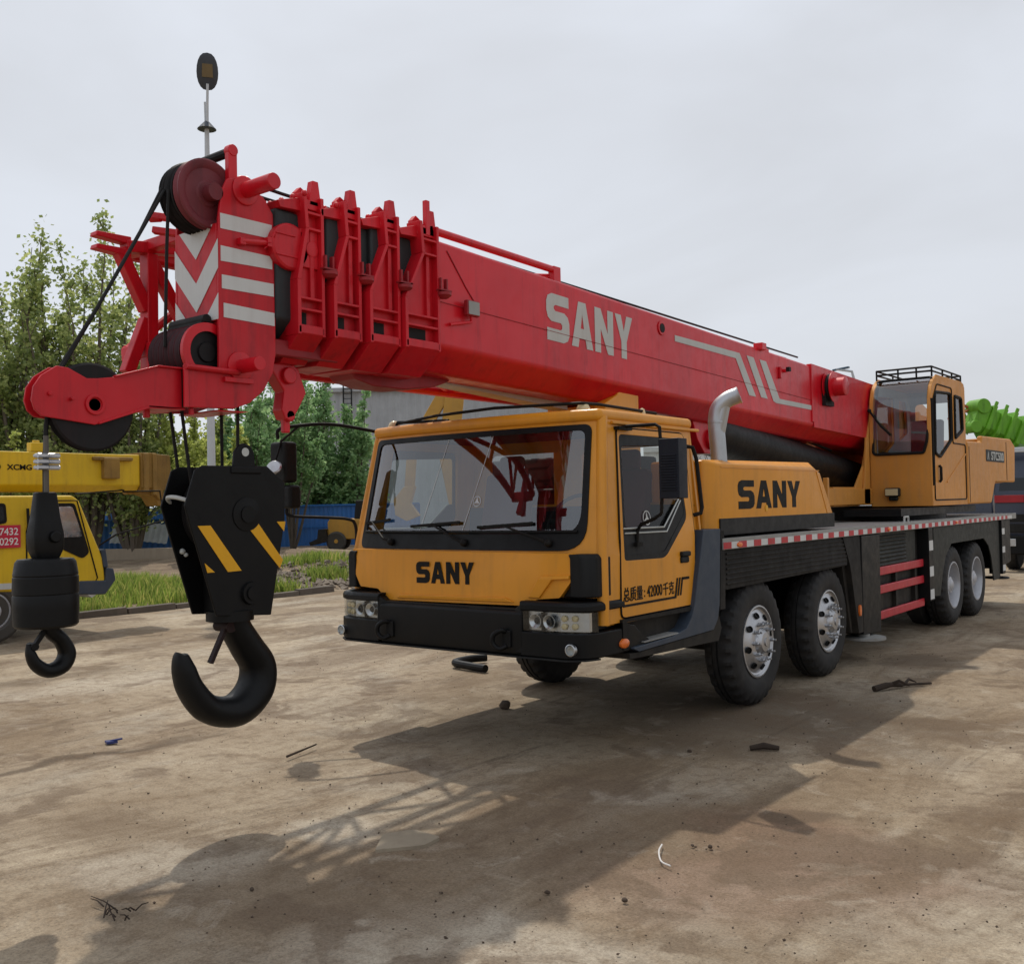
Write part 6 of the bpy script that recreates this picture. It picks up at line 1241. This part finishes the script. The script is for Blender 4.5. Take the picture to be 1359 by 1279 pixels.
lit('stone', 'dark stone lying under the front bumper', 'stone', (-.584, 1.487, 0), m, CLOD)
m = MB(); m.prism([(-2.49, -1.31), (-2.42, -1.33), (-2.38, -1.26), (-2.42, -1.245), (-2.46, -1.27)], 'z', .004, .022); m.tube([(-2.44, -1.29, .02), (-2.35, -1.24, .04)], .008, 6); BLUEP = paint('blue_plastic', (.02, .035, .16), .4, .1, (.1, .1, .1), .2, .1); lit('plastic_scrap', 'small blue plastic scrap lying on the pale ground at left', 'litter', (-2.44, -1.29, 0), m, BLUEP)
m = MB(); m.prism(rpoly([(1.01, -1.62), (1.10, -1.46), (1.31, -1.47), (1.33, -1.62), (1.16, -1.83)], .02, 2), 'z', -.01, .014); FLAT = paint('thin_concrete_flake', (.30, .25, .18), .9, 0, (.14, .1, .07), .5, .2); lit('concrete_flake', 'flat pale concrete flake lying inside the boom shadow', 'concrete piece', (1.17, -1.62, 0), m, FLAT)
m = MB(); m.tube(bez([(2.38, -.88, .012), (2.43, -1.0, .02), (2.50, -1.10, .012), (2.57, -1.13, .012)], 5), .0045, 6); lit('wire', 'bent piece of white wire lying in front of the truck', 'wire', (2.45, -1.0, 0), m, SIGNWHT)
GC = 'dark earth clods on the yard'
for i, (x, y, s, lab) in enumerate(((2.60, -1.62, .015, 'dark clod lying nearest to the white wire on the brown patch'), (1.05, -2.55, .013, 'dark clod in the middle of the boom shadow'), (2.6, -.75, .015, 'crumbled clods beyond the white wire'), (2.25, -1.75, .014, 'small clod at the pale concrete edge'), (1.55, 1.0, .018, 'clod in the shade before the front wheel'))):
    m = MB()
    for k in range(1 if i != 2 else 6):
        c = V((x + (rng.gauss(0, .1) if k else 0), y + (rng.gauss(0, .07) if k else 0), s * .45)); q = s * (1 if not k else rng.uniform(.3, .7)); bm0 = len(m.bm.verts); m.ball(c, q, 8, (1, .85, .7))
    m.bm.verts.ensure_lookup_table()
    for v in m.bm.verts: v.co += V((noise.noise(v.co * 40), noise.noise(v.co * 40 + V((7, 0, 0))), noise.noise(v.co * 40 + V((0, 7, 0))))) * s * .35
    lit('earth_clod', lab, 'clod', (x, y, 0), m, CLOD, GC)

# ================================================================== SKY, SUN, CAMERA
SUN = V((-.52, .36, 1.0)); el = math.atan2(SUN.z, math.hypot(SUN.x, SUN.y)); az = math.atan2(SUN.x, SUN.y)
W_ = bpy.data.worlds.new('World'); SC.world = W_; W_.use_nodes = True; nt = W_.node_tree
bg = nt.nodes['Background']; sk = nt.nodes.new('ShaderNodeTexSky'); sk.sky_type = 'NISHITA'; sk.sun_disc = False; sk.sun_elevation = el; sk.sun_rotation = az % (2 * math.pi); sk.air_density = 1.2; sk.dust_density = 3
tc_ = nt.nodes.new('ShaderNodeTexCoord'); mp = nt.nodes.new('ShaderNodeMapping'); mp.inputs['Scale'].default_value = (1, 1, 2.6); nt.links.new(tc_.outputs['Generated'], mp.inputs['Vector'])
cl = nt.nodes.new('ShaderNodeTexNoise'); cl.inputs['Scale'].default_value = 1.6; cl.inputs['Detail'].default_value = 5; cl.inputs['Roughness'].default_value = .5; cl.inputs['Distortion'].default_value = .35; nt.links.new(mp.outputs[0], cl.inputs['Vector'])
cr = nt.nodes.new('ShaderNodeValToRGB'); e = cr.color_ramp.elements; e[0].position = .33; e[0].color = (.63, .648, .68, 1); e[1].position = .68; e[1].color = (.78, .82, .885, 1); nt.links.new(cl.outputs['Fac'], cr.inputs['Fac'])
sc_ = nt.nodes.new('ShaderNodeVectorMath'); sc_.operation = 'SCALE'; sc_.inputs['Scale'].default_value = 10.0; nt.links.new(cr.outputs['Color'], sc_.inputs[0])
mxn = nt.nodes.new('ShaderNodeMix'); mxn.data_type = 'RGBA'; mxn.inputs[0].default_value = .93; 
gd_ = nt.nodes.new('ShaderNodeVectorMath'); gd_.operation = 'DOT_PRODUCT'; gd_.inputs[1].default_value = (.787, .617, -.35); nt.links.new(tc_.outputs['Generated'], gd_.inputs[0])
gr_ = nt.nodes.new('ShaderNodeValToRGB'); e = gr_.color_ramp.elements; mr_ = nt.nodes.new('ShaderNodeMapRange'); mr_.inputs['From Min'].default_value = -.6; mr_.inputs['From Max'].default_value = .5; nt.links.new(gd_.outputs['Value'], mr_.inputs['Value']); nt.links.new(mr_.outputs[0], gr_.inputs['Fac']); e[0].color = (1.06, 1.07, 1.09, 1); e[1].color = (.93, .92, .915, 1)
gm_ = nt.nodes.new('ShaderNodeVectorMath'); gm_.operation = 'MULTIPLY'; nt.links.new(sc_.outputs[0], gm_.inputs[0]); nt.links.new(gr_.outputs['Color'], gm_.inputs[1])
nt.links.new(sk.outputs[0], mxn.inputs[6]); nt.links.new(gm_.outputs[0], mxn.inputs[7]); nt.links.new(mxn.outputs[2], bg.inputs['Color']); bg.inputs['Strength'].default_value = .1
sun = bpy.data.lights.new('sun', 'SUN'); sun.energy = 2.3; sun.angle = rad(.8); sun.color = (1, .93, .82); so_ = bpy.data.objects.new('sun', sun); COL.objects.link(so_); so_.rotation_euler = SUN.to_track_quat('Z', 'Y').to_euler()
cam = bpy.data.cameras.new('camera'); cam.sensor_width = 36; cam.sensor_fit = 'HORIZONTAL'; cam.lens = 1310.81 / 1359 * 36; cam.clip_start = .1; cam.clip_end = 2000
co_ = bpy.data.objects.new('camera', cam); COL.objects.link(co_)
r_, u_, f_ = V((.78675052, .61692317, -.02072263)), V((.03064647, -.00550886, .99951511)), V((-.61650987, .7870041, .02324061))
co_.matrix_world = Matrix(((r_.x, u_.x, -f_.x, 5.0808), (r_.y, u_.y, -f_.y, -5.5700), (r_.z, u_.z, -f_.z, 1.8524), (0, 0, 0, 1)))
SC.camera = co_
SC.view_settings.view_transform = 'Standard'; SC.view_settings.look = 'None'; SC.view_settings.exposure = 0; SC.view_settings.gamma = 1
SC.render.engine = 'CYCLES'; SC.cycles.use_denoising = True; SC.cycles.max_bounces = 10; SC.cycles.transparent_max_bounces = 16
